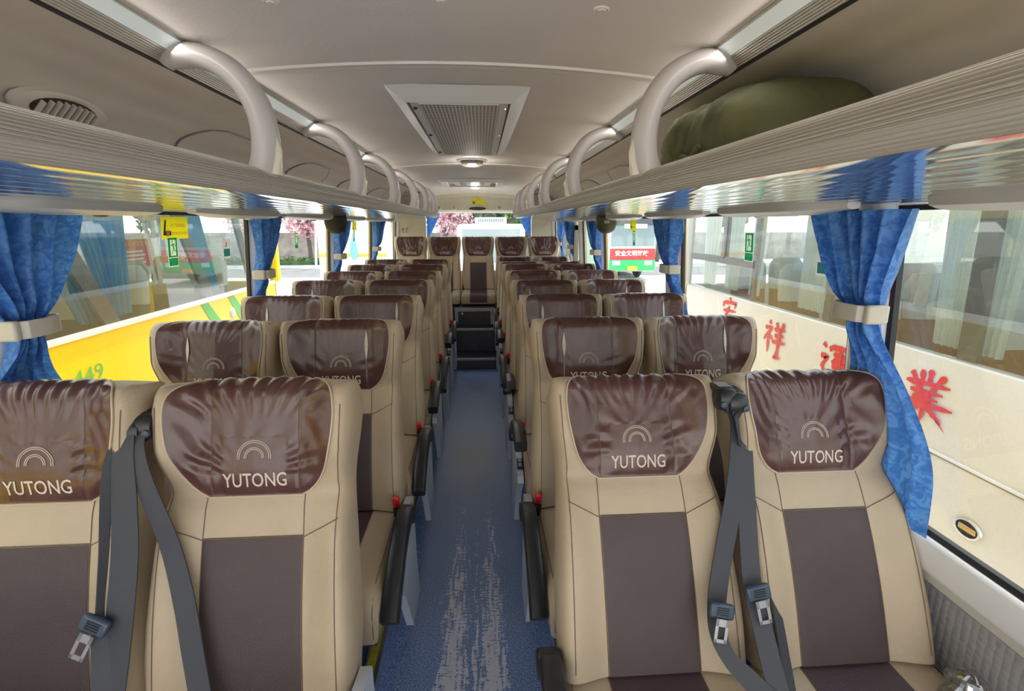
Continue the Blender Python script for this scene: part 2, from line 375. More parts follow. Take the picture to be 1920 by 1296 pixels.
# side walls: lower dimpled panel, white sill, pillars and header
def side_wall(s, nm, pillars):
    w = MB()
    w.b2((s*1.19, YF, 0.0), (s*1.23, YR, 0.78))
    wall = struct(w.build('wall_'+nm, DOTS))
    a = MB()   # white sill ledge, bevelled profile running along the bus
    pr = [(1.205, 0.853), (1.166, 0.853), (1.158, 0.845), (1.150, 0.785), (1.156, 0.772), (1.192, 0.765), (1.205, 0.765)]
    a.rings([[Vector((s*x, y, z)) for x, z in pr] for y in (YF, YR)]); a.build('sill_ledge', WALLW, wall, ang=50)
    a = MB(); pr = [(1.160, 0.772), (1.164, 0.745), (1.186, 0.735), (1.195, 0.75), (1.18, 0.772)]
    a.rings([[Vector((s*x, y, z)) for x, z in pr] for y in (YF, YR)]); a.build('sill_trim', PODM, wall)
    a = MB()   # header above the windows
    pr = [(WT+0.005, ZH), (WT-0.062, ZH+0.010), (WT-0.02, 1.70), (1.21, 1.70), (1.21, ZH)]
    a.rings([[Vector((s*x, y, z)) for x, z in pr] for y in (YF, YR)]); a.build('window_header', WALLW, wall)
    YEL0 = mat('ochre yellow coach skin', (0.55, 0.37, 0.05), 0.3, coat=0.25)
    a = MB(); a.b2((s*1.232, YF, -0.75), (s*1.252, YR+0.06, 0.79)); a.b2((s*1.212, YF, ZH+0.002), (s*1.240, YR+0.06, 2.12)); sk = a.build('outer_skin', YEL0, wall, bevel=0.004)
    for (ya, yb) in pillars:
        a = MB(); a.extrude([(s*(wallx(ZS)+0.035), ya+0.05, ZS), (s*(wallx(ZS)+0.035), yb-0.05, ZS), (s*(wallx(ZH)+0.035), yb-0.05, ZH), (s*(wallx(ZH)+0.035), ya+0.05, ZH)], (s*0.012, 0, 0)); a.build('outer_pillar', YEL0, sk)
    for (ya, yb) in pillars:
        a = MB()
        rr = []
        for z in (ZS, ZH+0.02):
            x = wallx(z); rr.append([Vector((s*(x+0.012), ya-0.004, z)), Vector((s*(x-0.022), ya+0.012, z)), Vector((s*(x-0.030), ya+0.03, z)), Vector((s*(x-0.030), yb-0.03, z)), Vector((s*(x-0.022), yb-0.012, z)), Vector((s*(x+0.012), yb+0.004, z))])
        a.rings(rr); a.build('window_pillar', WALLW, wall, ang=60)
    return wall
PILL_L = [(1.18, 1.30), (2.59, 2.71), (3.95, 4.12), (5.45, 5.60), (7.0, 7.1)]
PILL_R = [(1.19, 1.31), (2.54, 2.72), (4.20, 4.42), (5.08, 5.20), (5.55, 5.70), (7.0, 7.1)]
side_wall(-1, 'left', PILL_L); side_wall(1, 'right', PILL_R)
wn_ = 0
def windows(s, pillars):
    global wn_
    edges = [YF]+[e for p in pillars for e in p]
    for a, b in zip(edges[0::2], edges[1::2]):
        wn_ += 1
        g = MB(); zz = (ZS+0.012, ZH)
        g.add([(s*(wallx(zz[0])+0.012), a, zz[0]), (s*(wallx(zz[0])+0.012), b, zz[0]), (s*(wallx(zz[1])+0.012), b, zz[1]), (s*(wallx(zz[1])+0.012), a, zz[1])], [(0, 1, 2, 3)])
        w = struct(g.build('window_%d' % wn_, GLASS))
        f = MB(); t = 0.015
        def bar(y0, y1, z0, z1):
            vs = []
            for z in (z0, z1):
                for y in (y0, y1):
                    for dx in (-0.002, 0.014): vs.append((s*(wallx(z)+dx), y, z))
            f.add(vs, [(0, 1, 3, 2), (4, 6, 7, 5), (0, 4, 5, 1), (2, 3, 7, 6), (0, 2, 6, 4), (1, 5, 7, 3)])
        bar(a, a+t, ZS+0.01, ZH); bar(b-t, b, ZS+0.01, ZH); bar(a, b, ZS+0.008, ZS+0.03); bar(a, b, ZH-0.012, ZH)
        f.build('rubber_gasket', GASKET, w)
windows(-1, PILL_L); windows(1, PILL_R)

# rear wall with window opening
RW = (-0.72, 0.80, 0.95, 1.775)
mb = MB(); x0, x1, z0, z1 = RW
for lo, hi in (((-1.21, z1), (1.21, 2.16)), ((-1.21, 0.5), (x0, z1)), ((x1, 0.5), (1.21, z1)), ((x0, 0.5), (x1, z0))):
    mb.b2((lo[0], YR-0.02, lo[1]), (hi[0], YR+0.06, hi[1]))
rw = struct(mb.build('wall_rear', WALLB))
g = MB(); g.add([(x0, YR+0.02, z0), (x1, YR+0.02, z0), (x1, YR+0.02, z1), (x0, YR+0.02, z1)], [(0, 1, 2, 3)])
wn_ += 1; struct(g.build('window_%d' % wn_, GLASS))
# header moulding over the rear window
mb = MB(); pr = [(YR-0.02, 1.765), (YR-0.09, 1.775), (YR-0.13, 1.80), (YR-0.16, 1.90), (YR-0.20, 1.965), (YR-0.28, 1.985), (YR-0.30, 2.02), (YR-0.02, 2.03)]
mb.rings([[Vector((lerp(-0.86, 0.86, i/12), y, z+0.012*(1-(lerp(-1, 1, i/12))**2))) for y, z in pr] for i in range(13)])
hd = struct(mb.build('trim_3', WALLB, ang=30))
mb = MB(); mb.lathe([(0, 0.004), (0.055, 0.004), (0.06, 0.0), (0, -0.002)], (0, 0, 0), 'y', 24, -1)
for v in range(len(mb.v)): mb.v[v] = (mb.v[v][0]*2.0, mb.v[v][1], mb.v[v][2]*0.42)
tag(mb.build('rear_slot', GASKET, loc=(0.02, YR-0.152, 1.832)), 'black oval slot in the cream moulding over the rear window', 'vent')
hl = {-0.52: 'far left', -0.31: 'second from left', 0.33: 'third from left', 0.55: 'far right'}
for x, w in hl.items():
    t = thing('air_nozzle', 'round cream air nozzle on the rear header, ' + w + ' of four', 'air nozzle', (x, YR-0.150, 1.845), 0, 'rear header air nozzles')
    MB().lathe([(0.0, 0.006), (0.028, 0.006), (0.036, 0.012), (0.042, 0.0), (0.042, -0.01)], (0, 0, 0), 'y', 18, -1).build('nozzle_ring', PODM, t)
    MB().lathe([(0.0, 0.012), (0.012, 0.012), (0.02, 0.005)], (0, 0, 0), 'y', 12, -1).build('nozzle_core', GREYM, t)
t = thing('warning_tag', 'crumpled yellow notice stuck above the slot over the rear window', 'notice', (0.03, YR-0.190, 1.925))
random.seed(3)
mb = MB(); mb.grid(lambda u, v: ((u-0.5)*0.20*(1-0.2*v), -0.012-0.012*sin(u*9)*v, (v-0.5)*0.085+0.012*sin(u*4)), 12, 6); mb.build('paper', SIGNY, t)
MB().b2((-0.075, -0.03, -0.03), (-0.045, -0.022, 0.0)).build('dark_mark', STICKK, t)

# ------------------------------------------------------------------ luggage racks
RY0, RY1 = YF, 6.35
def rack_back(t):
    pts = [(0.735, 2.012), (0.86, 2.005), (0.97, 1.975), (1.05, 1.92), (1.10, 1.84), (1.115, 1.74)]
    f = t*(len(pts)-1); i = min(int(f), len(pts)-2); f -= i
    return lerp(pts[i][0], pts[i+1][0], f), lerp(pts[i][1], pts[i+1][1], f)
def rack(s, nm):
    r = thing('luggage_rack', 'long ribbed grey overhead luggage rack along the %s side' % nm, 'luggage rack', (0, 0, 0))
    # front lip: rounded nose with fine ribs
    nose = []
    n = 84
    for i in range(n+1):
        a = lerp(PI*0.42, PI*1.36, i/n)   # from top-back round the aisle side to underneath
        rx, rz = 0.056, 0.036
        px, pz = 0.535+rx*cos(a), 1.728+rz*sin(a)
        k = 0.0019*(1 if i < 60 else 0.4)*(1 if i % 4 in (0, 1) else -1)
        px += k*cos(a); pz += k*sin(a); nose.append((px, pz))
    inner = [(0.545, 1.705), (0.56, 1.757)]
    full = nose+inner
    ys = [RY0+(RY1-RY0)*i/30 for i in range(31)]
    a = MB(); rings = [[Vector((s*x, y, z)) for x, z in full] for y in ys]
    for q, dy in ((0.92, 0.04), (0.75, 0.075), (0.45, 0.10)):   # rounded end
        rings.append([Vector((s*(0.56+(x-0.56)*q), RY1+dy, 1.728+(z-1.728)*q)) for x, z in full])
    a.rings(rings); a.build('ribbed_lip', LIPM, r, ang=30)
    # underside: shallow curved polished slats
    x0, z0 = nose[-1]; und = []
    ns = 9
    for k in range(ns):
        for j in range(7):
            f = (k+j/6)/ns; sag = 0.0018*(1-(2*j/6-1)**2)
            und.append((lerp(x0+0.002, 1.06, f), lerp(z0, ZH+0.004, f)-sag))
    a = MB(); a.rings([[Vector((s*x, y, z)) for x, z in und] for y in (RY0, RY1+0.08)], cap=False, closed=False)
    a.build('slatted_underside', UNDER, r, ang=12)
    a = MB(); a.rings([[Vector((s*x, y, z)) for x, z in ((0.548, 1.757), (0.60, 1.738), (1.095, 1.725), (1.095, 1.712), (0.60, 1.722), (0.548, 1.740))] for y in (RY0, RY1+0.06)])
    a.build('rack_floor', RACKW, r)
    bp = [rack_back(i/20) for i in range(21)]
    a = MB(); a.rings([[Vector((s*x, y, z)) for x, z in bp]+[Vector((s*(x+0.006), y, z+0.006)) for x, z in bp[::-1]] for y in (RY0, RY1+0.02)])
    a.build('back_panel', RACKW, r)
    # end panel
    pts = [(0.56, 1.69), (0.50, 1.70), (0.482, 1.728), (0.50, 1.76), (0.53, 1.86), (0.60, 1.955), (0.68, 2.02), (0.80, 2.0), (1.0, 1.95), (1.10, 1.85), (1.11, 1.71)]
    a = MB(); a.extrude([(s*x, RY1+0.02, z) for x, z in pts], (0, 0.06, 0)); a.build('end_panel', LIPM, r, bevel=0.012)
    # raised access covers and latches on the back panel
    for k in range(4):
        yc = 2.25+k*1.02; cov = MB(); latch = MB()
        def P(u, v, yc=yc, lift=0.006):
            y = yc+(u-0.5)*0.62; t = 0.98-v*0.62
            # rounded outline: narrow the upper corners
            w = 1.0 if v < 0.6 else sqrt(max(0.0, 1-((v-0.6)/0.4)**2*0.75))
            y = yc+(u-0.5)*0.62*w
            x, z = rack_back(t); return (s*(x-lift), y, z-lift*0.4)
        cov.grid(P, 10, 14); cov.grid(lambda u, v: P(u, v, lift=0.0), 10, 14)
        def rim(u):   # walk round the outline
            return P(*u, lift=0.007)
        loop = [(0, v/14) for v in range(15)]+[(u/10, 1) for u in range(1, 11)]+[(1, 1-v/14) for v in range(1, 15)]
        c = cov.build('access_cover', RACKW, r)
        e = MB(); e.tube([P(u, v, lift=0.006) for u, v in loop], 0.0025, 5); e.build('cover_edge', SEAM if False else GREYM, c)
        q = P(0.06, 0.25, lift=0.01); latch.box(q, (0.008, 0.02, 0.018)); latch.build('latch', WHITEP, c, bevel=0.003)
    return r
rackL = rack(-1, 'left'); rackR = rack(1, 'right')

# light rail running along each ceiling edge
for s, nm in ((-1, 'left'), (1, 'right')):
    t = thing('light_rail', 'long aluminium rail with pale lamp strip along the %s ceiling edge' % nm, 'light rail')
    def ribbed(a, b, n, amp):
        pts = []
        d = Vector((b[0]-a[0], b[1]-a[1])); nn = Vector((-d.y, d.x)).normalized()
        for i in range(n*2+1):
            f = i/(n*2); o = amp if i % 2 else 0
            pts.append((a[0]+d.x*f-nn.x*o, a[1]+d.y*f-nn.y*o))
        return pts
    for pname, pts, mt in (('inner_rib_band', ribbed((0.645, 2.066), (0.666, 2.058), 4, 0.002), ALU), ('lamp_strip', [(0.667, 2.056), (0.672, 2.053), (0.692, 2.040), (0.695, 2.036)], STRIP), ('outer_rib_band', ribbed((0.696, 2.035), (0.724, 2.012), 6, 0.002), ALU), ('dark_groove', [(0.7245, 2.010), (0.730, 2.006), (0.737, 2.014)], GASKET)):
        back = [(x+0.006*0.5, z+0.012) for x, z in pts[::-1]]
        a = MB(); a.rings([[Vector((s*x, y, z)) for x, z in pts+back] for y in (RY0, RY1+0.3)]); a.build(pname, mt, t, ang=25)
    L = bpy.data.lights.new('strip_lamp', 'AREA'); L.shape = 'RECTANGLE'; L.size = 7.4; L.size_y = 0.03; L.energy = 6; L.color = (1.0, 0.95, 0.90)
    o = bpy.data.objects.new('strip_lamp', L); COL.objects.link(o); o.parent = t; o.location = (s*0.672, 2.55, 2.038); o.rotation_euler = (Matrix.Rotation(PI/2, 3, 'Z') @ Matrix.Rotation(math.radians(45)*s, 3, 'X')).to_euler()

# grab hoops between rail and rack lip
ordn = ['nearest', 'second', 'third', 'fourth', 'fifth', 'sixth']
def hoop(s, y, lab):
    t = thing('grab_hoop', lab, 'grab handle', (s*0.5, y, 1.78), 0, 'grab hoops along the racks')
    pts = [(0.722, 2.012), (0.705, 2.024), (0.66, 2.034), (0.605, 2.022), (0.555, 1.990), (0.518, 1.94), (0.500, 1.89), (0.495, 1.84), (0.500, 1.79), (0.512, 1.752)]
    pp = []
    for i in range(len(pts)-1):
        for k in range(4):
            f = k/4
            p0 = pts[max(i-1, 0)]; p1 = pts[i]; p2 = pts[i+1]; p3 = pts[min(i+2, len(pts)-1)]
            def cr_(a, b, c, d, t): return 0.5*(2*b+(c-a)*t+(2*a-5*b+4*c-d)*t*t+(3*b-a-3*c+d)*t**3)
            pp.append((cr_(p0[0], p1[0], p2[0], p3[0], f), cr_(p0[1], p1[1], p2[1], p3[1], f)))
    pp.append(pts[-1])
    a = MB(); a.tube([(s*(x-0.5), 0, z-1.78) for x, z in pp], [0.018+0.010*min(1, i/6)+0.006*(i/len(pp)) for i in range(len(pp))], 14, flat=1.35, up=(0, 0, 1))
    a.build('hoop_tube', HANDLE, t)
    a = MB(); a.tube([(s*-0.030, -0.004, 0.070), (s*-0.033, -0.004, 0.030), (s*-0.022, -0.004, -0.032)], [0.004, 0.013, 0.017], 10); a.build('end_cap', CAPM, t)
for i, y in enumerate((1.36, 2.32, 3.28, 4.24, 5.2, 6.1)):
    hoop(-1, y, 'grey curved grab hoop, %s from the camera on the left rack' % ordn[i])
for i, y in enumerate((1.32, 2.33, 3.36, 4.32, 5.3, 6.1)):
    hoop(1, y, 'grey curved grab hoop, %s from the camera on the right rack' % ordn[i])

# service pods under the racks at the window head
POD_L = [(1.05, 1.64), (1.90, 2.55), (2.75, 3.45), (3.75, 4.4), (4.7, 5.3), (5.6, 6.2)]
POD_R = [(0.25, 0.93), (1.20, 1.80), (2.02, 2.62), (2.9, 3.45), (3.75, 4.3), (4.6, 5.2), (5.5, 6.1)]
for s, lst, nm in ((-1, POD_L, 'left'), (1, POD_R, 'right')):
    for i, (ya, yb) in enumerate(lst):
        lab = 'pale grey service pod under the %s rack, ' % nm + (['first', 'second', 'third', 'fourth', 'fifth', 'sixth', 'seventh'][i]) + ' back from the camera'
        t = thing('service_pod', lab, 'service pod', (s*1.01, (ya+yb)/2, 1.668), 0, 'service pods over the windows')
        L = yb-ya; a = MB(); rs = []
        for k in range(13):
            f = k/12; e = sstep(0, 0.28, f)*0.75+0.25; e *= (1 if f < 0.97 else 0.85)
            wd = 0.075*e; hh = 0.017*e+0.003
            rs.append([Vector((s*(cos(q)*wd), (f-0.5)*L, -0.004+sin(q)*hh if sin(q) < 0 else 0.008)) for q in [2*PI*j/14 for j in range(14)]])
        a.rings(rs); a.build('pod_shell', PODM, t, ang=50)
        a = MB(); a.lathe([(0, -0.030), (0.016, -0.028), (0.022, -0.022), (0.022, -0.008)], (s*0.01, L*0.22, 0), 'z', 14); a.build('air_nozzle', BLACKP if i % 2 == 0 else CAPM, t)
        a = MB(); a.b2((-0.022, -0.06, -0.025), (0.022, 0.04, -0.014)); a.build('lamp_lens', CAPM, t, bevel=0.004)
OLIVEP = mat('dark olive plastic', (0.09, 0.085, 0.045), 0.45)
DKSP = mat('dark brown grille', (0.035, 0.030, 0.022), 0.6, bump=0.8, bscale=500)
for s, y, mt, lab in ((-1, 3.62, DKSP, 'dark round loudspeaker hanging under the left rack'), (1, 3.56, OLIVEP, 'olive round loudspeaker hanging under the right rack')):
    t = thing('loudspeaker', lab, 'loudspeaker', (s*0.985, y, 1.665))
    a = MB(); a.lathe([(0.0, -0.115), (0.03, -0.112), (0.06, -0.09), (0.075, -0.05), (0.08, 0.0), (0.07, 0.012)], (0, 0, 0), 'z', 22); a.build('dome', mt, t)
    if s > 0: MB().b2((-0.035, -0.088, -0.04), (0.0, -0.072, -0.02)).build('sticker', SIGNW, t)
# slotted air vent on the left back panel
t = thing('air_vent', 'oval slotted air vent above the left rack', 'vent', (-1.035, 1.42, 1.915), 0)
RM = Matrix.Rotation(math.radians(42), 3, 'Y')
def place(vs): return [RM @ Vector(p) for p in vs]
a = MB(); a.lathe([(0.0, 0.0), (0.075, 0.004), (0.082, 0.0), (0.082, -0.015)], (0, 0, 0), 'x', 28); a.v = place([(p[0]+0.010, p[1]*1.75, p[2]*0.62) for p in a.v]); a.build('bezel', RACKW, t)
a = MB(); a.lathe([(0.0, 0.002), (0.055, 0.002), (0.055, -0.006)], (0, 0, 0), 'x', 24); a.v = place([(p[0]+0.014, p[1]*1.85, p[2]*0.68) for p in a.v]); a.build('grille_opening', DKSP, t)
a = MB()
for k in range(9):
    y = (k-4)*0.021; h = 0.032*sqrt(max(0.05, 1-(y/0.105)**2)); a.box((0.021, y, 0), (0.012, 0.005, 2*h))
a.v = place(a.v); a.build('vent_louvres', RACKW, t)
# small white papers left in the rack
for i, (y, x) in enumerate(((1.52, 0.62), (2.22, 0.60))):
    a = MB(); a.add([(-x, y-0.05, 1.745), (-x-0.01, y+0.05, 1.745), (-x-0.03, y-0.02, 1.80), (-x-0.02, y+0.02, 1.755)], [(0, 1, 2), (1, 3, 2), (0, 2, 3), (0, 3, 1)])
    tag(a.build('paper_scrap', WHITEP, smooth=False), ('folded white paper scrap beside the vent in the left rack', 'white paper scrap behind the nearest hoop in the left rack')[i], 'paper')
# ------------------------------------------------------------------ ceiling fittings
t = thing('ceiling_vent', 'large white framed perforated air return grille on the ceiling', 'vent', (-0.015, 2.6, 0))
y0, y1, w0 = 1.82, 3.40, 0.262
def cz(x, y): return ceil_z(x, y)
a = MB(); out = [(-w0, y0), (w0, y0), (w0-0.015, y1), (-w0+0.015, y1)]; inn = [(-0.195, y0+0.10), (0.195, y0+0.10), (0.19, y1-0.07), (-0.19, y1-0.07)]
top = [(x, y-2.6, cz(x, y)+0.003) for x, y in out]; bot = [(x, y-2.6, cz(x, y)-0.038) for x, y in inn]
innr = [(x*0.99, y-2.6, cz(x, y)-0.030) for x, y in inn]
a.rings([[Vector(p) for p in top], [Vector(p) for p in bot], [Vector(p) for p in innr]], cap=False)
a.build('bevel_frame', WHITEP, t, smooth=False)
def perf_mat():
    m = mat('perforated grille', (0.60, 0.565, 0.55), 0.6)
    n, l = m.node_tree.nodes, m.node_tree.links; b = n['Principled BSDF']
    tcx = n.new('ShaderNodeTexCoord'); mp = n.new('ShaderNodeMapping'); mp.inputs['Scale'].default_value = (68, 34, 1); l.new(tcx.outputs['Object'], mp.inputs[0])
    br = n.new('ShaderNodeTexBrick'); br.offset = 0.0; br.squash = 1; br.inputs['Scale'].default_value = 1; br.inputs['Mortar Size'].default_value = 0.2; br.inputs['Brick Width'].default_value = 1.0; br.inputs['Row Height'].default_value = 1.0
    br.inputs['Color1'].default_value = (0.13, 0.115, 0.11, 1); br.inputs['Color2'].default_value = (0.17, 0.15, 0.14, 1); br.inputs['Mortar'].default_value = (0.66, 0.62, 0.60, 1)
    l.new(mp.outputs[0], br.inputs['Vector']); l.new(br.outputs['Color'], b.inputs['Base Color'])
    return m
zc = cz(0.19, 2.6)
a = MB(); a.b2((-0.19, y0+0.105-2.6, zc-0.036), (0.19, y1-0.075-2.6, zc-0.030)); gb = a.build('grille_door', WHITEP, t)
a = MB(); a.b2((-0.152, y0+0.13-2.6, zc-0.040), (0.152, y1-0.10-2.6, zc-0.0362)); a.build('perforated_panel', perf_mat(), t)
a = MB()
for sx in (-1, 1): a.b2((sx*0.1895, y0+0.11-2.6, zc-0.0385), (sx*0.1865, y1-0.08-2.6, zc-0.0362))
a.build('hinge_gap', GASKET, t)
for sx in (-0.172, 0.178):
    for yy in (2.02, 2.6, 3.2):
        MB().lathe([(0, -0.008), (0.007, -0.006), (0.009, 0)], (sx, yy-2.6, zc-0.037), 'z', 10).build('screw', STEEL if sx > 0 else GASKET, t)
def dome(y, lab):
    t = thing('dome_light', lab, 'ceiling light', (0.0, y, ceil_z(0, y)))
    MB().lathe([(0.108, 0.004), (0.108, -0.012), (0.098, -0.020), (0.090, -0.014)], (0, 0, 0), 'z', 32).build('chrome_ring', STEEL, t)
    lm = glass_mat('clear lamp lens', (0.9, 0.9, 0.88), 0.10, 0.03)
    MB().lathe([(0.092, -0.014), (0.085, -0.034), (0.055, -0.048), (0.0, -0.052)], (0, 0, 0), 'z', 28).build('lens', mat('lamp lens', (0.40, 0.37, 0.35), 0.08, coat=0.5), t)
    L = bpy.data.lights.new('lamp', 'POINT'); L.energy = 1.6; L.color = (1, 0.93, 0.84); L.shadow_soft_size = 0.05
    o = bpy.data.objects.new('lamp', L); COL.objects.link(o); o.parent = t; o.location = (0, 0, -0.11)
dome(3.86, 'round chrome rimmed ceiling light behind the big grille'); dome(6.35, 'small round ceiling light in front of the rear header')
t = thing('roof_hatch', 'rectangular ceiling hatch with white louvred panel towards the rear', 'roof hatch', (-0.03, 5.85, ceil_z(0, 5.85)))
a = MB()
for lo, hi in (((-0.36, -0.40), (0.36, -0.33)), ((-0.36, 0.33), (0.36, 0.40)), ((-0.36, -0.33), (-0.28, 0.33)), ((0.28, -0.33), (0.36, 0.33))): a.b2((lo[0], lo[1], -0.035), (hi[0], hi[1], 0.03))
a.build('hatch_frame', WHITEP, t, bevel=0.012)
MB().b2((-0.285, -0.335, -0.004), (0.285, 0.335, 0.02)).build('hatch_recess', mat('hatch brown', (0.13, 0.10, 0.07), 0.5), t)
MB().b2((-0.215, -0.27, -0.022), (0.215, 0.30, -0.003)).build('hatch_panel', WHITEP, t, bevel=0.006)
a = MB()
for sx in (-1, 1):
    for k in range(5): a.b2((sx*(0.075+k*0.014), -0.25, -0.026), (sx*(0.081+k*0.014), 0.28, -0.021))
a.build('hatch_slots', GASKET, t)
MB().b2((-0.055, -0.25, -0.025), (0.055, 0.28, -0.021)).build('hatch_badge', mat('pale blue badge', (0.30, 0.42, 0.62), 0.4), t)

# ------------------------------------------------------------------ seats
VT = 0.715; RT = 0.045; THK = 0.105
def hw(v): return interp([(0.0, 0.224), (0.12, 0.226), (0.34, 0.214), (0.48, 0.208), (0.59, 0.220), (0.66, 0.224), (0.70, 0.216), (0.80, 0.208)], v)
def depth(x, v):   # forward bulge (towards -y) of the backrest face
    ax = abs(x)
    d = 0.0
    d += 0.050*sstep(0.10, 0.205, ax)*sstep(0.45, 0.57, v)*(1-0.35*sstep(0.66, 0.74, v))   # head wings
    d += 0.030*sstep(0.105, 0.20, ax)*(1-sstep(0.34, 0.48, v))                # lower bolsters
    d += 0.014*sin(PI*min(1, v/0.45))                                      # lumbar
    d += 0.010*sstep(0.44, 0.53, v)*(1-ax/0.22)                                # head pad
    d -= 0.010*math.exp(-((v-0.455)/0.02)**2)*0.6                           # seam dip
    h = hw(v); e = 0.030
    q = (ax-(h-e))/e
    if q > 0: d -= 0.045*(1-sqrt(max(0, 1-min(q, 1)**2)))
    return d
def face(x, v, lift=0.0):
    vs = VT-RT
    h = hw(min(v, VT)); x = max(-h, min(h, x))
    if v <= vs: y, z, n = -depth(x, v), v, (-1, 0)
    else:
        t = (v-vs)/RT; t = min(t, 2.4); c_, s_ = cos(t), sin(t)
        y = -depth(x, vs)+RT*(1-c_); z = vs+RT*s_*(1-0.12*(abs(x)/0.22)**6); n = (-c_, s_)
    return Vector((x, y+n[0]*lift, z+n[1]*lift))
def mk_cover(nu, nv):
    rings = []
    vs = [j/(nv-1)*(VT-RT) for j in range(nv)]+[VT-RT+RT*t for t in (0.35, 0.7, 1.05, 1.35, 1.57)]
    for v in vs:
        h = hw(min(v, VT)); ring = []
        for i in range(nu):
            f = 2*i/(nu-1)-1; f = math.copysign(abs(f)**0.8, f); ring.append(face(f*h, v))
        zb = min(v, VT-RT); back = []
        if v > VT-RT:
            t = (v-(VT-RT))/RT
            for f in (1, 0.6, 0.0, -0.6, -1):
                fr = face(f*h, v); yb = THK-(THK-0.045)*0.55*(1-cos(t)); back.append(Vector((f*h*0.97, max(yb, fr.y+0.002), fr.z)))
        else:
            for f in (1, 0.6, 0.0, -0.6, -1): back.append(Vector((f*h*0.985, THK-(0.012 if abs(f) == 1 else 0), v)))
        rings.append(ring+back)
    return MB().rings(rings)
def panel_u(v):   # half-width of the brown headrest panel
    return interp([(0.448, 0.104), (0.455, 0.117), (0.472, 0.136), (0.50, 0.155), (0.545, 0.172), (0.60, 0.183), (0.655, 0.186), (0.69, 0.179), (0.712, 0.163), (0.728, 0.140), (0.745, 0.115)], v)
def wrinkle(x, v, seed, amt):
    if amt == 0: return 0
    R_ = random.Random(seed); ph = R_.random()*6
    dx, dv = x, v-0.50; th_ = math.atan2(dx, max(dv, 1e-4)); r = sqrt(dx*dx+dv*dv)
    w = 0
    n_ = noise.noise((x*9, v*9, seed*3.1))
    w += 0.0025*sin(th_*40+ph+n_*4.5)*sstep(0.09, 0.15, r)*sstep(0.62, 0.67, v)*(1-sstep(0.735, 0.76, v))
    w += 0.0028*sin(th_*15+ph*2+n_*6)*sstep(0.045, 0.09, r)*(1-sstep(0.13, 0.17, r))*(1-sstep(0.56, 0.62, v)*0.7)*(0.2 if abs(x) < 0.072 and v < 0.585 else 1)
    w += 0.0016*noise.noise((x*22, v*12, seed*1.7))
    if abs(x) > 0.10: w += 0.0022*sin((v*70)+x*90+ph+n_*5)*sstep(0.10, 0.13, abs(x))*sstep(0.48, 0.53, v)
    return w*amt
def pface(x, v, seed, amt, lift=0.0025):
    h = panel_u(v)
    edge = 1-sstep(0.80, 1.0, abs(x)/h)
    bottom = sstep(0.448, 0.465, v)
    seamg = -0.0018*math.exp(-((abs(x)-0.098)/0.0035)**2)
    return face(x, v, lift+0.004*edge*bottom+(wrinkle(x, v, seed, amt)+seamg)*edge*bottom)
def mk_headpanel(seed, amt, nu, nv):
    return MB().grid(lambda u, w: pface((2*u-1)*panel_u(0.448+w*0.297), 0.448+w*0.297, seed, amt), nu, nv)
def outline(n=40):
    vv = [0.448+0.297*i/n for i in range(n+1)]
    return [(panel_u(v), v) for v in vv[::-1]]+[(0.04*k, 0.448) for k in (1, 0, -1)]+[(-panel_u(v), v) for v in vv]
def mk_lettering(seed, amt):
    vs, fs = text_mesh('YUTONG', 0.040, 'CENTER', 0, 0.0004)
    # tighten to the embroidered width
    xs = [v.x for v in vs]; sc = 0.143/(max(xs)-min(xs)); cx = (max(xs)+min(xs))/2
    return MB().add([pface((v.x-cx)*sc, 0.472+v.y*1.14, seed, amt, 0.0038) for v in vs], fs)
def mk_emblem(seed, amt):
    mb = MB()
    for r in (0.0375, 0.0335, 0.0215, 0.0178):
        pts = []
        for k in range(25):
            a = lerp(-0.12, PI+0.12, k/24); pts.append(pface(r*cos(a), 0.540+r*sin(a)*1.02, seed, amt, 0.0035))
        mb.tube(pts, 0.0010, 5)
    return mb
def mk_centre():
    return MB().grid(lambda u, w: face((2*u-1)*0.110, 0.0+w*0.357, 0.0045-0.002*sstep(0.92, 1, abs(2*u-1))), 25, 32)
def line(pts, r=0.0011, lift=0.0008, n=12):
    out = []
    for (a, b) in zip(pts, pts[1:]):
        for k in range(n): f = k/n; out.append(face(lerp(a[0], b[0], f), lerp(a[1], b[1], f), lift))
    out.append(face(*pts[-1], lift)); return MB().tube(out, r, 4), r
def mk_seams():
    mb = MB()
    for s in (-1, 1):
        for pts in ([(s*0.112, 0.0), (s*0.112, 0.355), (s*0.110, 0.45)], [(s*0.112, 0.355), (s*0.192, 0.398)], [(s*0.196, 0.02), (s*0.190, 0.36), (s*0.187, 0.48), (s*0.199, 0.56), (s*0.203, 0.66)]):
            q, _ = line(pts); mb.add(q.v, q.f)
    q, _ = line([(-0.112, 0.359), (0.112, 0.359)]); mb.add(q.v, q.f)
    return mb
def mk_panelseams(seed, amt, sd_):
    mb = MB()
    for s in (sd_,): mb.tube([pface(s*0.098, 0.455+0.28*k/24, seed, amt, 0.0030) for k in range(25)], 0.0010, 4)
    return mb
def mk_piping():
    return MB().tube([face(x, v, 0.0028) for x, v in outline(30)], 0.0024, 5)
def mk_split(side, length=0.12, w=0.006):
    mb = MB(); pts = []
    def P(u, t):
        v = lerp(0.560, 0.560+length, t); ww = w*sin(PI*min(1, max(0.02, t)))
        return pface(side*0.094+(u-0.5)*2*ww, v, 1, 0, 0.0058+0.002*sin(t*95)*sin(PI*u))
    return mb.grid(P, 5, 40)
CDEP = 0.47
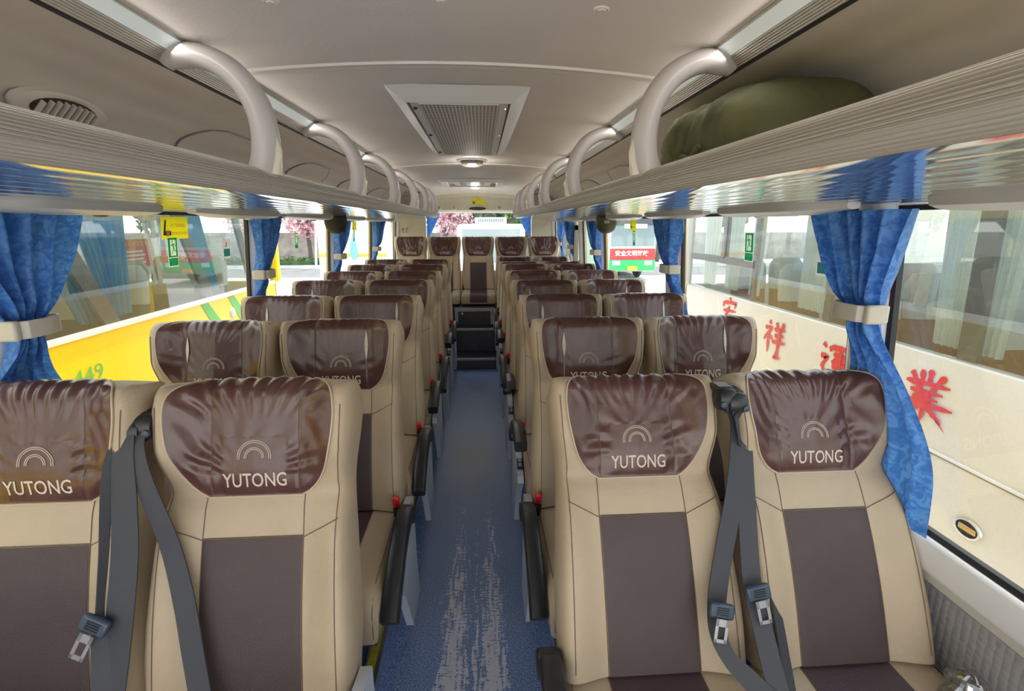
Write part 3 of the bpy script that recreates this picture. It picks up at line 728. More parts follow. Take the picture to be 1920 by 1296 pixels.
def mk_cushion(nu, nv, x0, x1, lift=0.0):
    # closed rounded slab; top profile dips, front rolls over
    rings = []
    def top(x, y):
        ax = abs(x); d = 0.46-0.005-0.018*(1-(ax/0.225)**2)+0.010*sstep(-0.30, -0.44, y)
        return d
    ysn = [0.03-(CDEP+0.03)*j/(nv-1) for j in range(nv)]
    def ring(y, k):
        hgt = 0.155; pts = []
        for i in range(nu):
            x = lerp(x0, x1, i/(nu-1)); ax = abs(x); z = top(x, y)+lift
            e = max(0, (ax-0.195)/0.030); z -= 0.030*(1-sqrt(max(0, 1-min(e, 1)**2)))
            pts.append((x, z))
        return pts
    for y in ysn:
        q = max(0, (-y-(CDEP-0.06))/0.06); drop = 0.06*(1-sqrt(max(0, 1-min(q, 1)**2)))
        pts = ring(y, 0); zb = 0.30+0.02*sstep(0.3, 0.47, -y)
        r = [Vector((x, y, z-drop)) for x, z in pts]+[Vector((x1*0.985, y, zb+0.01)), Vector((x1*0.94, y, zb)), Vector((x0*0.94, y, zb)), Vector((x0*0.985, y, zb+0.01))]
        rings.append(r)
    # close the front face
    return MB().rings(rings)
def mk_cushion_stripe():
    def top(x, y):
        ax = abs(x); return 0.46-0.005-0.018*(1-(ax/0.225)**2)+0.010*sstep(-0.30, -0.44, y)
    def P(u, w):
        x = (2*u-1)*0.112
        L = CDEP-0.06; s = w*(L+0.02+0.095+0.05)
        if s < L+0.02: y = 0.02-s; return (x, y, top(x, y)+0.003)
        t = (s-L-0.02)/0.06
        if t < PI/2: return (x, -L-(0.063)*sin(t), top(x, -L)-0.06+0.063*cos(t))
        return (x, -L-0.063, top(x, -L)-0.06-(t-PI/2)*0.06)
    return MB().grid(P, 9, 26)
def mk_cushseam(sd_):
    mb = MB()
    for s in (sd_,):
        mb.tube([(s*0.206, -0.02-0.40*k/12, 0.4565) for k in range(13)]+[(s*0.208, -0.445, 0.445), (s*0.209, -0.468, 0.41), (s*0.210, -0.472, 0.34)], 0.0012, 4)
    return mb
SH = {}
def shared(key, mk, name, mt, ang=60):
    if key not in SH:
        o = mk().build(name, mt, None, ang=ang); SH[key] = o.data; bpy.data.objects.remove(o)
    return SH[key]
def put(name, me, parent, loc=None, rot=None):
    o = bpy.data.objects.new(name, me); COL.objects.link(o); o.parent = parent
    if loc: o.location = loc
    if rot: o.rotation_euler = rot
    return o
def mk_armrest():
    pts = [(0.02, 0.0), (-0.04, 0.022), (-0.13, 0.020), (-0.22, -0.012), (-0.30, -0.060), (-0.365, -0.112)]
    th_ = [0.020, 0.026, 0.028, 0.028, 0.027, 0.024]; rs = []
    for i, (y, z) in enumerate(pts):
        a, b = pts[max(i-1, 0)], pts[min(i+1, len(pts)-1)]; t = Vector((0, b[0]-a[0], b[1]-a[1])).normalized(); nrm = Vector((0, -t.z, t.y))
        if nrm.z < 0: nrm = -nrm
        w, h = 0.026, th_[i]; c = Vector((0, y, z))
        rs.append([c+Vector((x*w, 0, 0))+nrm*(q*h) for x, q in ((-1, -0.7), (-0.7, -1), (0.7, -1), (1, -0.7), (1, 0.7), (0.7, 1), (-0.7, 1), (-1, 0.7))])
    return MB().rings(rs)
def mk_armcap():
    return MB().lathe([(0, -0.030), (0.030, -0.028), (0.034, -0.02), (0.034, 0.02), (0.030, 0.028), (0, 0.030)], (0, 0, 0), 'x', 16)
def mk_legpanel():
    poly = [(0.05, 0.47), (-0.05, 0.49), (-0.10, 0.47), (-0.20, 0.43), (-0.30, 0.375), (-0.31, 0.345), (-0.20, 0.24), (-0.07, 0.0), (0.11, 0.0), (0.07, 0.22)]
    return MB().extrude([(-0.014, y, z) for y, z in poly], (0.028, 0, 0))
def mk_switch(): return MB().box((0, -0.255, 0.413), (0.026, 0.052, 0.012), Matrix.Rotation(math.radians(29), 3, 'X'))
def mk_rocker():
    mb = MB()
    for d in (-0.012, 0.012): mb.box((0, -0.255+d*0.87, 0.421+d*0.48), (0.016, 0.018, 0.006), Matrix.Rotation(math.radians(29), 3, 'X'))
    return mb
def mk_buckle():
    def P(u, w):
        a = u*2*PI; f = 2*w-1; e = (1-abs(f)**3.5)**0.4 if abs(f) < 1 else 0
        return (0.013*e*math.copysign(abs(cos(a))**0.6, cos(a)), 0.012*e*math.copysign(abs(sin(a))**0.6, sin(a))-0.2*0.024*f, 0.028+0.024*f)
    return MB().grid(P, 16, 12, closed_u=True)
def mk_stalk(): return MB().tube([(0, 0.02, -0.10), (0, 0.01, -0.04), (0, 0, 0.0)], [0.012, 0.013, 0.014], 8)
def mk_frame():
    mb = MB(); mb.b2((-0.205, -0.42, 0.265), (0.205, 0.04, 0.302)); return mb
def mk_leg():
    mb = MB(); mb.b2((-0.02, -0.30, 0.0), (0.02, -0.26, 0.27)); mb.b2((-0.02, -0.05, 0.0), (0.02, -0.01, 0.27)); mb.b2((-0.03, -0.33, 0.0), (0.03, 0.02, 0.012)); return mb

def seat(x, ytop, ang, row, colname, aisle_side, label, hi=False, amt=1.0, seed=1, split=0, zbase=PL, legs=True, arm_rot=0.0, buckle=True, bside=None, group='bus seats', length=1.0, armrest=True, arm_dy=0.0):
    a = math.radians(ang); yp = ytop-VT*sin(a)*length
    t = thing('bus_seat', label, 'seat', (x, yp, zbase), 0, group)
    br = put('backrest', shared(('cover', hi), lambda: mk_cover(41 if hi else 29, 46 if hi else 26), 'backrest', LEATHER), t, (0, 0, 0.45), (-a, 0, 0))
    br.scale = (1, 1, length)
    key = (hi, seed, amt); nu, nv = (91, 84) if hi else (47, 40)
    put('headrest_panel', shared(('hp',)+key, lambda: mk_headpanel(seed, amt, nu, nv), 'headrest_panel', BROWN, 180), br)['label'] = 'glossy brown headrest panel'
    put('headrest_piping', shared(('pip',), mk_piping, 'headrest_piping', PIPING), br)
    for q_ in (-1, 1): put('headrest_seam', shared(('ps', q_)+key, lambda: mk_panelseams(seed, amt, q_), 'headrest_seam', SEAM), br)
    put('embroidered_lettering', shared(('lt',)+key, lambda: mk_lettering(seed, amt), 'embroidered_lettering', THREAD), br)['label'] = 'pale embroidered lettering'
    put('embroidered_emblem', shared(('em',)+key, lambda: mk_emblem(seed, amt), 'embroidered_emblem', THREAD), br)['label'] = 'pale embroidered arches'
    put('centre_panel', shared(('cp',), mk_centre, 'centre_panel', DARK), br)['label'] = 'dark brown centre panel'
    put('seam_stitching', shared(('ss',), mk_seams, 'seam_stitching', SEAM), br)
    if split: put('split_seam', shared(('sp', split), lambda: mk_split(split, 0.10 if split < 0 else 0.115), 'split_seam', RIPFOAM), br)['label'] = 'pale split seam'
    cu = put('cushion', shared(('cu', hi), lambda: mk_cushion(25, 24, -0.225, 0.225), 'cushion', LEATHER), t)
    put('cushion_stripe', shared(('cs',), mk_cushion_stripe, 'cushion_stripe', mat('brown cushion leatherette', (0.072, 0.043, 0.050), 0.4, bump=0.3, bscale=400)), cu)['label'] = 'dark brown cushion stripe'
    for q_ in (-1, 1): put('cushion_seam', shared(('cse', q_), lambda: mk_cushseam(q_), 'cushion_seam', SEAM), cu)
    put('seat_frame', shared(('fr',), mk_frame, 'seat_frame', BLACKP), t)
    if legs: put('leg', shared(('lg',), mk_leg, 'leg', GREYM), t, (0.10*(-aisle_side if aisle_side else 1), 0, 0))
    if aisle_side and armrest:
        sx = aisle_side
        sp = put('side_panel', shared(('sdp',), mk_legpanel, 'side_panel', GREYP, 30), t, (sx*0.243, 0, 0))
        sw = put('switch_plate', shared(('sw',), mk_switch, 'switch_plate', BLACKP), sp)
        put('rocker_switch', shared(('rk',), mk_rocker, 'rocker_switch', GREYM), sp)
        ar = put('armrest', shared(('ar',), mk_armrest, 'armrest', BLACKP, 50), t, (sx*0.255, -0.09+arm_dy, 0.485), (-math.radians(arm_rot), 0, 0))
        put('armrest_pivot', shared(('ac',), mk_armcap, 'armrest_pivot', BLACKP), ar)
    if buckle:
        bs = bside or aisle_side or 1
        bk = put('belt_buckle', shared(('bk',), mk_buckle, 'belt_buckle', REDP), t, (bs*0.212, -0.055, 0.485)); bk['label'] = 'red belt buckle'
        put('buckle_stalk', shared(('bst',), mk_stalk, 'buckle_stalk', BLACKP), bk)
    return t

rows_L = [(1.150, 18), (1.825, 14), (2.50, 15), (3.165, 14), (3.80, 15), (4.47, 16), (5.14, 16)]
rows_R = [(1.130, 16), (1.825, 15), (2.475, 15), (3.13, 15), (3.79, 15), (4.52, 17), (5.20, 24), (5.93, 23)]
RN = ['front', 'second', 'third', 'fourth', 'fifth', 'sixth', 'seventh', 'eighth']
armL = [0, 0, 2, 18, 0, 24, 6, 0]; armR = [-4, 0, 34, 40, 6, 28, 0, 0]
splitL = {(1, 'w'): -1, (2, 'w'): -1, (3, 'w'): -1, (1, 'a'): 1, (2, 'a'): 1, (4, 'w'): -1}
splitR = {(1, 'a'): -1, (2, 'a'): -1, (1, 'w'): 1, (2, 'w'): 1, (3, 'w'): 1, (3, 'a'): -1, (4, 'w'): 1}
for sd, rows, xs, spl, arms, nm in ((-1, rows_L, (-0.93, -0.47), splitL, armL, 'left'), (1, rows_R, (0.93, 0.47), splitR, armR, 'right')):
    for i, (yt, an) in enumerate(rows):
        for q, x in zip('wa', xs):
            s_ = spl.get((i, q), 0)
            what = 'window seat' if q == 'w' else 'aisle seat'
            extra = ' with split headrest seam' if s_ else (' with gathered headrest' if i == 0 else '')
            lab = 'beige and brown %s, %s row on the %s%s' % (what, RN[i], nm, extra)
            amt = 1.0 if i == 0 else (0.2 if q == 'a' else 0.32)
            an2 = an
            if i == 0: yt, an2, x = {(-1, 'w'): (1.095, 13, -0.928), (-1, 'a'): (1.12, 16, -0.468), (1, 'a'): (1.235, 25.5, 0.462), (1, 'w'): (1.215, 24, 0.935)}[(sd, q)]
            seat(x-(0.006 if q == 'w' and sd == 1 and i else 0), yt, an2, i, q, (-sd if q == 'a' else 0), lab, hi=(i < 2), amt=amt, seed=(1+(2 if q == 'a' else 0)+(0 if sd < 0 else 1) if i == 0 else (5 if q == 'a' else 6)), split=s_, arm_rot=arms[i], arm_dy=(0.10 if i == 0 and sd > 0 else 0), buckle=(q == 'a' and i > 0), group='bus seats in the %s rows' % nm)
for k, x in enumerate((-0.90, -0.44, 0.022, 0.48, 0.94)):
    seat(x, 6.80, 14, 9, 'r', 0, 'back row seat with crinkled brown headrest, ' + ['far left', 'second from left', 'centre facing the aisle', 'fourth from left', 'far right'][k], hi=False, amt=1.25, seed=8, zbase=0.285, legs=False, buckle=(k == 2), bside=-1, group='back row seats', length=1.03)

# ------------------------------------------------------------------ seat belts
def ribbon(name, pts, widths, mt, parent, twist=None, thick=0.0016, sub=5):
    P = [Vector(p) for p in pts]; n = len(P); out = []; W_ = []; T_ = []
    for i in range(n-1):
        for k in range(sub):
            t = k/sub; a, b, c, d = P[max(i-1, 0)], P[i], P[i+1], P[min(i+2, n-1)]
            out.append(0.5*(2*b+(c-a)*t+(2*a-5*b+4*c-d)*t*t+(3*b-a-3*c+d)*t**3)); W_.append(lerp(widths[i], widths[i+1], t)); T_.append(lerp(twist[i], twist[i+1], t) if twist else 0)
    out.append(P[-1]); W_.append(widths[-1]); T_.append(twist[-1] if twist else 0)
    rs = []
    for i, p in enumerate(out):
        t = (out[min(i+1, len(out)-1)]-out[max(i-1, 0)]).normalized()
        nf = Vector((0, -1, 0.3)); nf = (nf-t*nf.dot(t)).normalized(); sd = t.cross(nf)
        ca, sa = cos(T_[i]), sin(T_[i]); s2 = sd*ca+nf*sa; n2 = nf*ca-sd*sa
        w = W_[i]/2
        rs.append([p-s2*w+n2*thick, p+s2*w+n2*thick, p+s2*w-n2*thick, p-s2*w-n2*thick])
    return MB().rings(rs).build(name, mt, parent, ang=50)
def tongue(parent, c, tilt):
    R = Matrix.Rotation(math.radians(-17), 3, 'X') @ Matrix.Rotation(math.radians(tilt), 3, 'Y')
    a = MB(); a.box((0, 0, 0.018), (0.058, 0.016, 0.034)); a.v = [R @ Vector(p)+Vector(c) for p in a.v]
    h = a.build('tongue_housing', NAVYP, parent, bevel=0.006)
    a = MB()
    for q in range(4): a.b2((-0.014, -0.0095, 0.010+q*0.005), (0.014, -0.0078, 0.0125+q*0.005))
    a.v = [R @ Vector(p)+Vector(c) for p in a.v]; a.build('grip_ribs', BLACKP, h)
    a = MB()
    for lo, hi in (((-0.015, -0.047), (-0.008, 0.004)), ((0.008, -0.047), (0.015, 0.004)), ((-0.015, -0.047), (0.015, -0.039)), ((-0.015, -0.012), (0.015, 0.004))): a.b2((lo[0], -0.012, lo[1]), (hi[0], -0.009, hi[1]))
    a.v = [R @ Vector(p)+Vector(c) for p in a.v]; a.build('steel_tongue', STEEL, parent)
def retractor(parent, c, flip=1):
    a = MB(); a.lathe([(0, -0.024), (0.026, -0.022), (0.030, -0.012), (0.030, 0.012), (0.026, 0.022), (0, 0.024)], c, 'x', 18); g = a.build('belt_guide', BLACKP, parent)
    a = MB(); a.box((c[0], c[1]+0.02, c[2]+0.022), (0.046, 0.05, 0.020)); a.build('guide_cover', BLACKP, g, bevel=0.006)
    a = MB(); a.lathe([(0, -0.004), (0.008, -0.003), (0.009, 0.003)], (c[0]+flip*0.016, c[1]-0.030, c[2]-0.006), 'y', 12); a.build('guide_bolt', NAVYP, g)
RB = 0.046
b1 = thing('seat_belt', 'charcoal seat belt with steel tongue between the front right seats, nearer the window', 'seat belt', (0, 0, 0), 0, 'front row seat belts')
ribbon('webbing', [(0.704, 1.108, 1.165), (0.74, 1.138, 1.095), (0.719, 1.061, 0.967), (0.691, 0.954, 0.793), (0.689, 0.896, 0.724), (0.692, 0.839, 0.646), (0.699, 0.785, 0.575), (0.71, 0.77, 0.53)], [0.042, RB, RB, RB, RB, RB, RB, RB], WEBB, b1)
tongue(b1, (0.691, 0.917, 0.769), -8); retractor(b1, (0.706, 1.130, 1.170), 1)
b2 = thing('seat_belt', 'charcoal seat belt with hanging looped tail between the front right seats, nearer the aisle', 'seat belt', (0, 0, 0), 0, 'front row seat belts')
ribbon('webbing', [(0.684, 1.112, 1.172), (0.725, 1.133, 1.095), (0.685, 1.051, 0.968), (0.644, 1.0, 0.855), (0.609, 0.951, 0.755), (0.591, 0.907, 0.709), (0.602, 0.869, 0.669), (0.639, 0.838, 0.637), (0.696, 0.792, 0.588), (0.72, 0.77, 0.53)], [0.03, 0.040, RB, RB, RB, 0.040, 0.034, 0.042, RB, RB], WEBB, b2)
tongue(b2, (0.597, 0.908, 0.733), 12); retractor(b2, (0.684, 1.138, 1.178), -1)
ribbon('return_webbing', [(0.7, 1.11, 1.15), (0.749, 1.125, 0.992), (0.754, 1.064, 0.86), (0.759, 0.968, 0.737), (0.748, 0.889, 0.645), (0.728, 0.82, 0.58), (0.712, 0.79, 0.524)], [0.03, 0.04, RB, RB, RB, RB, RB], WEBB, b2, twist=[0.9, 0.9, 0.8, 0.7, 0.6, 0.4, 0.2])
b3 = thing('seat_belt', 'charcoal seat belt hanging straight with twisted tongue between the front left seats', 'seat belt', (0, 0, 0), 0, 'front row seat belts')
ribbon('webbing', [(-0.722, 1.032, 1.165), (-0.719, 1.010, 1.120), (-0.713, 0.988, 1.047), (-0.706, 0.955, 0.935), (-0.707, 0.92, 0.827), (-0.714, 0.89, 0.722), (-0.722, 0.862, 0.619), (-0.726, 0.85, 0.55)], [0.036, 0.045, 0.052, 0.056, 0.056, 0.056, 0.052, 0.05], WEBB, b3)
ribbon('return_webbing', [(-0.732, 1.035, 1.15), (-0.744, 1.012, 1.12), (-0.747, 0.985, 1.048), (-0.745, 0.95, 0.937), (-0.745, 0.92, 0.845), (-0.745, 0.912, 0.815), (-0.740, 0.895, 0.765), (-0.728, 0.86, 0.619), (-0.728, 0.85, 0.55)], [0.03, 0.026, 0.022, 0.018, 0.016, 0.016, 0.030, 0.044, 0.046], WEBB, b3, twist=[0.4, 0.6, 0.8, 1.0, 1.2, 1.0, 0.5, 0.1, 0.0])
tongue(b3, (-0.750, 0.890, 0.795), 24); retractor(b3, (-0.722, 1.060, 1.165), -1)
b4 = thing('seat_belt', 'charcoal seat belt slanting across the front left aisle seat', 'seat belt', (0, 0, 0), 0, 'front row seat belts')
ribbon('webbing', [(-0.7, 1.04, 1.165), (-0.694, 1.018, 1.135), (-0.674, 0.998, 1.068), (-0.629, 0.978, 0.933), (-0.595, 0.945, 0.822), (-0.571, 0.912, 0.715), (-0.548, 0.88, 0.609), (-0.54, 0.86, 0.53)], [0.03, 0.034, 0.038, 0.042, RB, RB, RB, RB], WEBB, b4)
retractor(b4, (-0.700, 1.068, 1.172), 1)

# ------------------------------------------------------------------ curtains
def curtain(s, yt0, yt1, ytie, yb0, yb1, zb, lab, seed, nf=6, ztie=1.37, thick=0.055, xoff=0.055, top=ZH-0.01):
    t = thing('curtain', lab, 'curtain', (s*1.12, ytie, ztie), 0, 'blue window curtains')
    R_ = random.Random(seed); ph = R_.random()*6
    nu, nv = nf*12+1, 44
    def P(u, w):
        z = lerp(top, zb, w); wt = (top-ztie)/(top-zb)
        if w < wt:
            f = w/wt; k = 1-f; g = k**0.75 if k > 0 else 0
            a = lerp(ytie-0.032, yt0, g); b = lerp(ytie+0.032, yt1, g)
        else:
            f = (w-wt)/(1-wt); g = sstep(0, 0.75, f)**0.8 if f > 0 else 0
            a = lerp(ytie-0.032, yb0, g); b = lerp(ytie+0.032, yb1, g)
        amp = thick*(0.75+0.5*abs(w-wt)/max(wt, 1-wt)) + 0.016*math.exp(-((w-wt)/0.06)**2)
        ang = u*nf*2*PI+ph+0.8*sin(w*5+u*7+ph)
        x = xoff+amp*0.5*sin(ang)+0.008*sin(ang*2.3+w*9)+0.012*noise.noise((u*6, w*5, seed))
        pinch = math.exp(-((w-wt)/0.05)**2); x = x*(1-0.25*pinch)
        if w > wt: x = lerp(x, 0.012+(x-xoff)*0.25+0.012, sstep(0, 0.35, (w-wt)/(1-wt)))
        y = lerp(a, b, u)+0.004*cos(ang)
        return (s*(wallx(z)-1.12-x-0.012), y-ytie, z-ztie)
    c = MB().grid(P, nu, nv).build('curtain_cloth', BLUE, t, ang=180)
    a = MB(); bx = -0.005-0.0; w = 0.044
    loop = [(-0.022, -0.062), (-0.070, -0.058), (-0.092, -0.042), (-0.097, 0.0), (-0.092, 0.042), (-0.080, 0.060), (-0.022, 0.066)]
    rs = []
    for (dx, dy) in loop:
        rs.append([Vector((s*dx, dy, -0.022)), Vector((s*dx, dy, 0.022)), Vector((s*(dx+0.006), dy*0.94, 0.022)), Vector((s*(dx+0.006), dy*0.94, -0.022))])
    a.rings(rs); a.build('tieback', mat('beige tieback strap', (0.56, 0.52, 0.44), 0.5), t, bevel=0.003)
    a = MB(); a.box((s*-0.055, -0.060, 0), (0.055, 0.018, 0.05)); a.build('tieback_clip', mat('beige tieback clip', (0.52, 0.47, 0.38), 0.45), t, bevel=0.006)
    return t
curtain(-1, 1.00, 1.425, 1.245, 1.10, 1.42, 0.90, 'blue curtain tied back at the front left window, largest on that side', 1, 5)
curtain(-1, 2.50, 2.83, 2.58, 2.44, 2.76, 0.90, 'blue tied curtain on the second left window pillar', 2, 4, ztie=1.365)
curtain(-1, 3.84, 4.26, 3.97, 3.74, 4.16, 0.90, 'blue tied curtain on the third left window pillar behind the speaker', 3, 4, ztie=1.365)
curtain(-1, 5.26, 5.78, 5.36, 5.09, 5.56, 0.90, 'blue tied curtain on the left near the back row', 4, 4, ztie=1.355)
curtain(1, 1.08, 1.405, 1.205, 0.985, 1.30, 0.86, 'blue curtain tied back at the front right window, reaching the sill', 5, 5, ztie=1.392)
curtain(1, 2.43, 2.78, 2.52, 2.33, 2.67, 0.90, 'blue tied curtain on the second right pillar with red hammer behind', 6, 4, ztie=1.385)
curtain(1, 4.06, 4.51, 4.22, 4.08, 4.42, 0.90, 'blue tied curtain on the right beside the open window frame', 7, 4, ztie=1.375)
curtain(1, 5.28, 5.78, 5.36, 5.16, 5.45, 0.90, 'blue tied curtain on the right just behind the open window frame', 8, 4, ztie=1.37)
curtain(1, 5.98, 6.50, 6.25, 6.05, 6.4, 1.0, 'blue tied curtain at the last right window by the back row', 9, 4, ztie=1.37, thick=0.03, xoff=0.025)
for sx, nm in ((-1, 'left'), (1, 'right')):
    xx = -0.70 if sx < 0 else 0.78
    R_ = random.Random(sx+5)
    def P(u, w, xx=xx, sx=sx):
        wd = 0.17*(1-w)**0.8+0.02; return (xx-sx*u*wd+0, YR-0.04-0.012*sin(u*22)-0.015, lerp(1.77, 1.44, w))
    tag(MB().grid(P, 30, 16).build('rear_curtain', BLUE, ang=180), 'blue curtain gathered at the %s edge of the rear window' % nm, 'curtain', 'rear window curtains')

# red emergency hammers, window latch frame, coat hooks
for s, y, z, lab in ((-1, 1.205, 1.46, 'red and white emergency hammer box half hidden by the front left curtain'), (1, 1.205, 1.425, 'red emergency hammer behind the front right curtain'), (1, 2.545, 1.45, 'red emergency hammer behind the second right curtain'), (-1, 5.62, 1.57, 'red emergency hammer by the left curtain near the back row')):
    t = thing('emergency_hammer', lab, 'hammer', (s*(wallx(z)-0.042), y, z), 0, 'emergency hammers')
    MB().b2((-0.008, -0.022, -0.07), (0.010, 0.022, 0.04)).build('holder', REDP, t, bevel=0.006)
    MB().b2((-0.008, -0.018, 0.04), (0.010, 0.018, 0.085)).build('hammer_head', WHITEP if s < 0 else REDP, t, bevel=0.008)
t = thing('window_vent_frame', 'open cream window frame with dark edges on the far right side', 'window frame', (1.13, 5.28, 1.25))
a = MB()
for lo, hi in (((-0.05, -0.02, -0.38), (0.0, 0.01, 0.36)), ((-0.05, 0.20, -0.38), (0.0, 0.24, 0.36)), ((-0.05, -0.02, 0.30), (0.0, 0.24, 0.36))): a.b2(lo, hi)
a.build('frame_bar', WALLB, t, bevel=0.006)
MB().b2((-0.045, 0.012, -0.38), (-0.035, 0.06, 0.30)).build('dark_seal', GASKET, t)
t = thing('coat_hook', 'pair of small grey coat hooks on the cream rear left corner', 'hook', (-1.02, YR-0.02, 1.535))
for dx in (-0.03, 0.03):
    MB().tube([(dx, 0, 0.02), (dx, -0.04, 0.015), (dx, -0.055, -0.012), (dx+0.006, -0.04, -0.03)], [0.012, 0.01, 0.01, 0.014], 8).build('hook_prong', GREYM, t)

# ------------------------------------------------------------------ stickers on the windows
def on_window(s, y, z, off=0.004):
    x = wallx(z)+0.012-off; return Vector((s*x, y, z))
def sticker_axes(s):
    uy = Vector((s*(WT-WB), 0, ZH-ZS)).normalized(); ux = Vector((0, 1 if s < 0 else -1, 0)); return ux, uy   # read from inside the bus
def quad(c, ux, uy, w, h, lift=0.0, th_=0.0008):
    n = ux.cross(uy); mb = MB(); c = Vector(c)+n*lift
    vs = [c+ux*a*w/2+uy*b*h/2+n*d for d in (0, th_) for a, b in ((-1, -1), (1, -1), (1, 1), (-1, 1))]
    return mb.add(vs, [(3, 2, 1, 0), (4, 5, 6, 7), (0, 1, 5, 4), (1, 2, 6, 5), (2, 3, 7, 6), (3, 0, 4, 7)])
def poly_on(c, ux, uy, pts, lift, flip=1):
    n = ux.cross(uy); return MB().add([Vector(c)+ux*(p[0]*flip)+uy*p[1]+n*lift for p in pts], [tuple(range(len(pts)))])
def exit_sign(s, y, z, lab, k=1.0):
    ux, uy = sticker_axes(s); c = on_window(s, y, z)
    t = thing('exit_sign', lab, 'sign', c, 0, 'green exit signs on the windows'); o = Vector((0, 0, 0))
    H = 0.108*k; Wd = 0.056*k
    fb = MB()
    for dx, dy, w_, h_ in ((-Wd/2-0.001, 0, 0.003, H+0.006), (Wd/2+0.001, 0, 0.003, H+0.006), (0, H/2+0.001, Wd, 0.003), (0, -H/2-0.001, Wd, 0.003), (0, -H*0.195, Wd, 0.004)):
        q_ = quad(o+ux*dx+uy*dy, ux, uy, w_, h_, 0.0008); fb.add(q_.v, q_.f)
    fb.build('sign_border', SIGNW, t, smooth=False)
    fb = MB()
    for dx, dy, w_, h_ in ((-Wd*0.395, 0, Wd*0.21, H*0.68), (Wd*0.395, 0, Wd*0.21, H*0.68), (0, H*0.3125, Wd*0.58, H*0.055), (0, -H*0.3125, Wd*0.58, H*0.055)):
        q_ = quad(o+uy*H*0.16+ux*dx+uy*dy, ux, uy, w_, h_, 0.0010); fb.add(q_.v, q_.f)
    fb.build('running_man_field', SIGNG, t, smooth=False)
    quad(o+uy*H*0.16, ux, uy, Wd*0.58, H*0.57, 0.0022).build('doorway', SIGNW, t, smooth=False)
    quad(o-uy*H*0.35, ux, uy, Wd, H*0.27, 0.0010).build('caption_field', SIGNG, t, smooth=False)
    mb = MB(); q = Wd
    def st(p0, p1, w):
        p0, p1 = Vector(p0), Vector(p1); d = (p1-p0).normalized(); nn = Vector((-d.y, d.x))*w/2
        b = poly_on(o+uy*H*0.16, ux, uy, [tuple(p0-nn), tuple(p1-nn), tuple(p1+nn), tuple(p0+nn)], 0.0034); mb.add(b.v, b.f)
    f = q/0.056
    st((-0.004*f, 0.020*f), (-0.004*f, 0.028*f), 0.007*f); st((-0.004*f, 0.016*f), (0.002*f, 0.000*f), 0.009*f)
    st((-0.004*f, 0.015*f), (-0.014*f, 0.007*f), 0.004*f); st((-0.002*f, 0.015*f), (0.010*f, 0.012*f), 0.004*f); st((0.010*f, 0.012*f), (0.012*f, 0.004*f), 0.0035*f)
    st((0.002*f, 0.001*f), (-0.004*f, -0.012*f), 0.005*f); st((-0.004*f, -0.012*f), (-0.008*f, -0.026*f), 0.0045*f); st((0.002*f, 0.001*f), (0.008*f, -0.012*f), 0.005*f); st((0.008*f, -0.012*f), (0.018*f, -0.013*f), 0.0042*f)
    mb.build('running_man', SIGNG, t, smooth=False)
    text_on('caption', '紧急出口', 0.0125*k, o-uy*H*0.345, ux, uy, SIGNW, t, lift=0.0026, bold=0.0001)
    text_on('caption', 'EXIT', 0.0095*k, o-uy*H*0.45, ux, uy, SIGNW, t, lift=0.0026)
def belt_sticker(s, y, z, lab, w=0.165, h=0.085):
    ux, uy = sticker_axes(s); c = on_window(s, y, z); t = thing('seat_belt_sticker', lab, 'sticker', c, 0, 'yellow seat belt stickers'); o = Vector((0, 0, 0))
    quad(o, ux, uy, w, h).build('yellow_card', SIGNY, t, smooth=False)
    k = w/0.165; mb = MB()
    b = poly_on(o, ux, uy, [(-0.076*k, -0.026), (-0.064*k, -0.026), (-0.052*k, 0.030), (-0.062*k, 0.030)], 0.0015); mb.add(b.v, b.f)
    b = poly_on(o, ux, uy, [(-0.076*k, -0.028), (-0.028*k, -0.028), (-0.028*k, -0.012), (-0.072*k, -0.012)], 0.0016); mb.add(b.v, b.f); mb.build('belt_picture', STICKK, t, smooth=False)
    quad(o-ux*0.048*k-uy*0.020, ux, uy, 0.018*k, 0.022, 0.0022).build('buckle_picture', mat('sticker pink', (0.85, 0.35, 0.22), 0.5), t, smooth=False)
    text_on('caption', '为了您的安全', 0.0155*k, o+ux*0.018*k+uy*0.004, ux, uy, SIGNR, t, lift=0.0016)
    text_on('caption', '请全程系好安全带', 0.0135*k, o+ux*0.026*k-uy*0.026, ux, uy, SIGNR, t, lift=0.0016)
belt_sticker(-1, 2.0, 1.605, 'yellow seat belt sticker above the exit sign on the large left window')
exit_sign(-1, 1.975, 1.512, 'green exit sign under the yellow sticker on the large left window')
exit_sign(-1, 3.26, 1.513, 'green exit sign on the left window with pink blossom outside', 0.95)
belt_sticker(-1, 4.74, 1.60, 'small yellow seat belt sticker on the third left window', 0.15, 0.085)
exit_sign(-1, 4.72, 1.505, 'green exit sign below the small yellow sticker, third left window', 0.9)
exit_sign(1, 1.893, 1.528, 'green exit sign on the right window facing the white coach', 1.02)
belt_sticker(1, 3.40, 1.62, 'yellow seat belt sticker on the right window before the green city bus', 0.13, 0.10)
exit_sign(1, 3.38, 1.52, 'green exit sign under the yellow sticker before the green city bus', 0.95)
def notice(s, y, z, lab, w=0.066, h=0.088):
    ux, uy = sticker_axes(s); t = thing('window_notice', lab, 'sticker', on_window(s, y, z), 0, 'pale window notices'); o = Vector((0, 0, 0))
    quad(o, ux, uy, w, h).build('white_card', SIGNGREY, t, smooth=False)
    quad(o-uy*h*0.20, ux, uy, w*0.82, h*0.40, 0.001).build('teal_block', SIGNT, t, smooth=False)
    b = poly_on(o+uy*h*0.22, ux, uy, [(-0.012, -0.010), (-0.004, -0.012), (0.004, 0.010), (-0.002, 0.012)], 0.0015); b.build('pink_mark', mat('sticker magenta', (0.8, 0.1, 0.28), 0.5), t, smooth=False)
notice(-1, 2.38, 1.505, 'pale notice with teal block at the rear of the large left window')
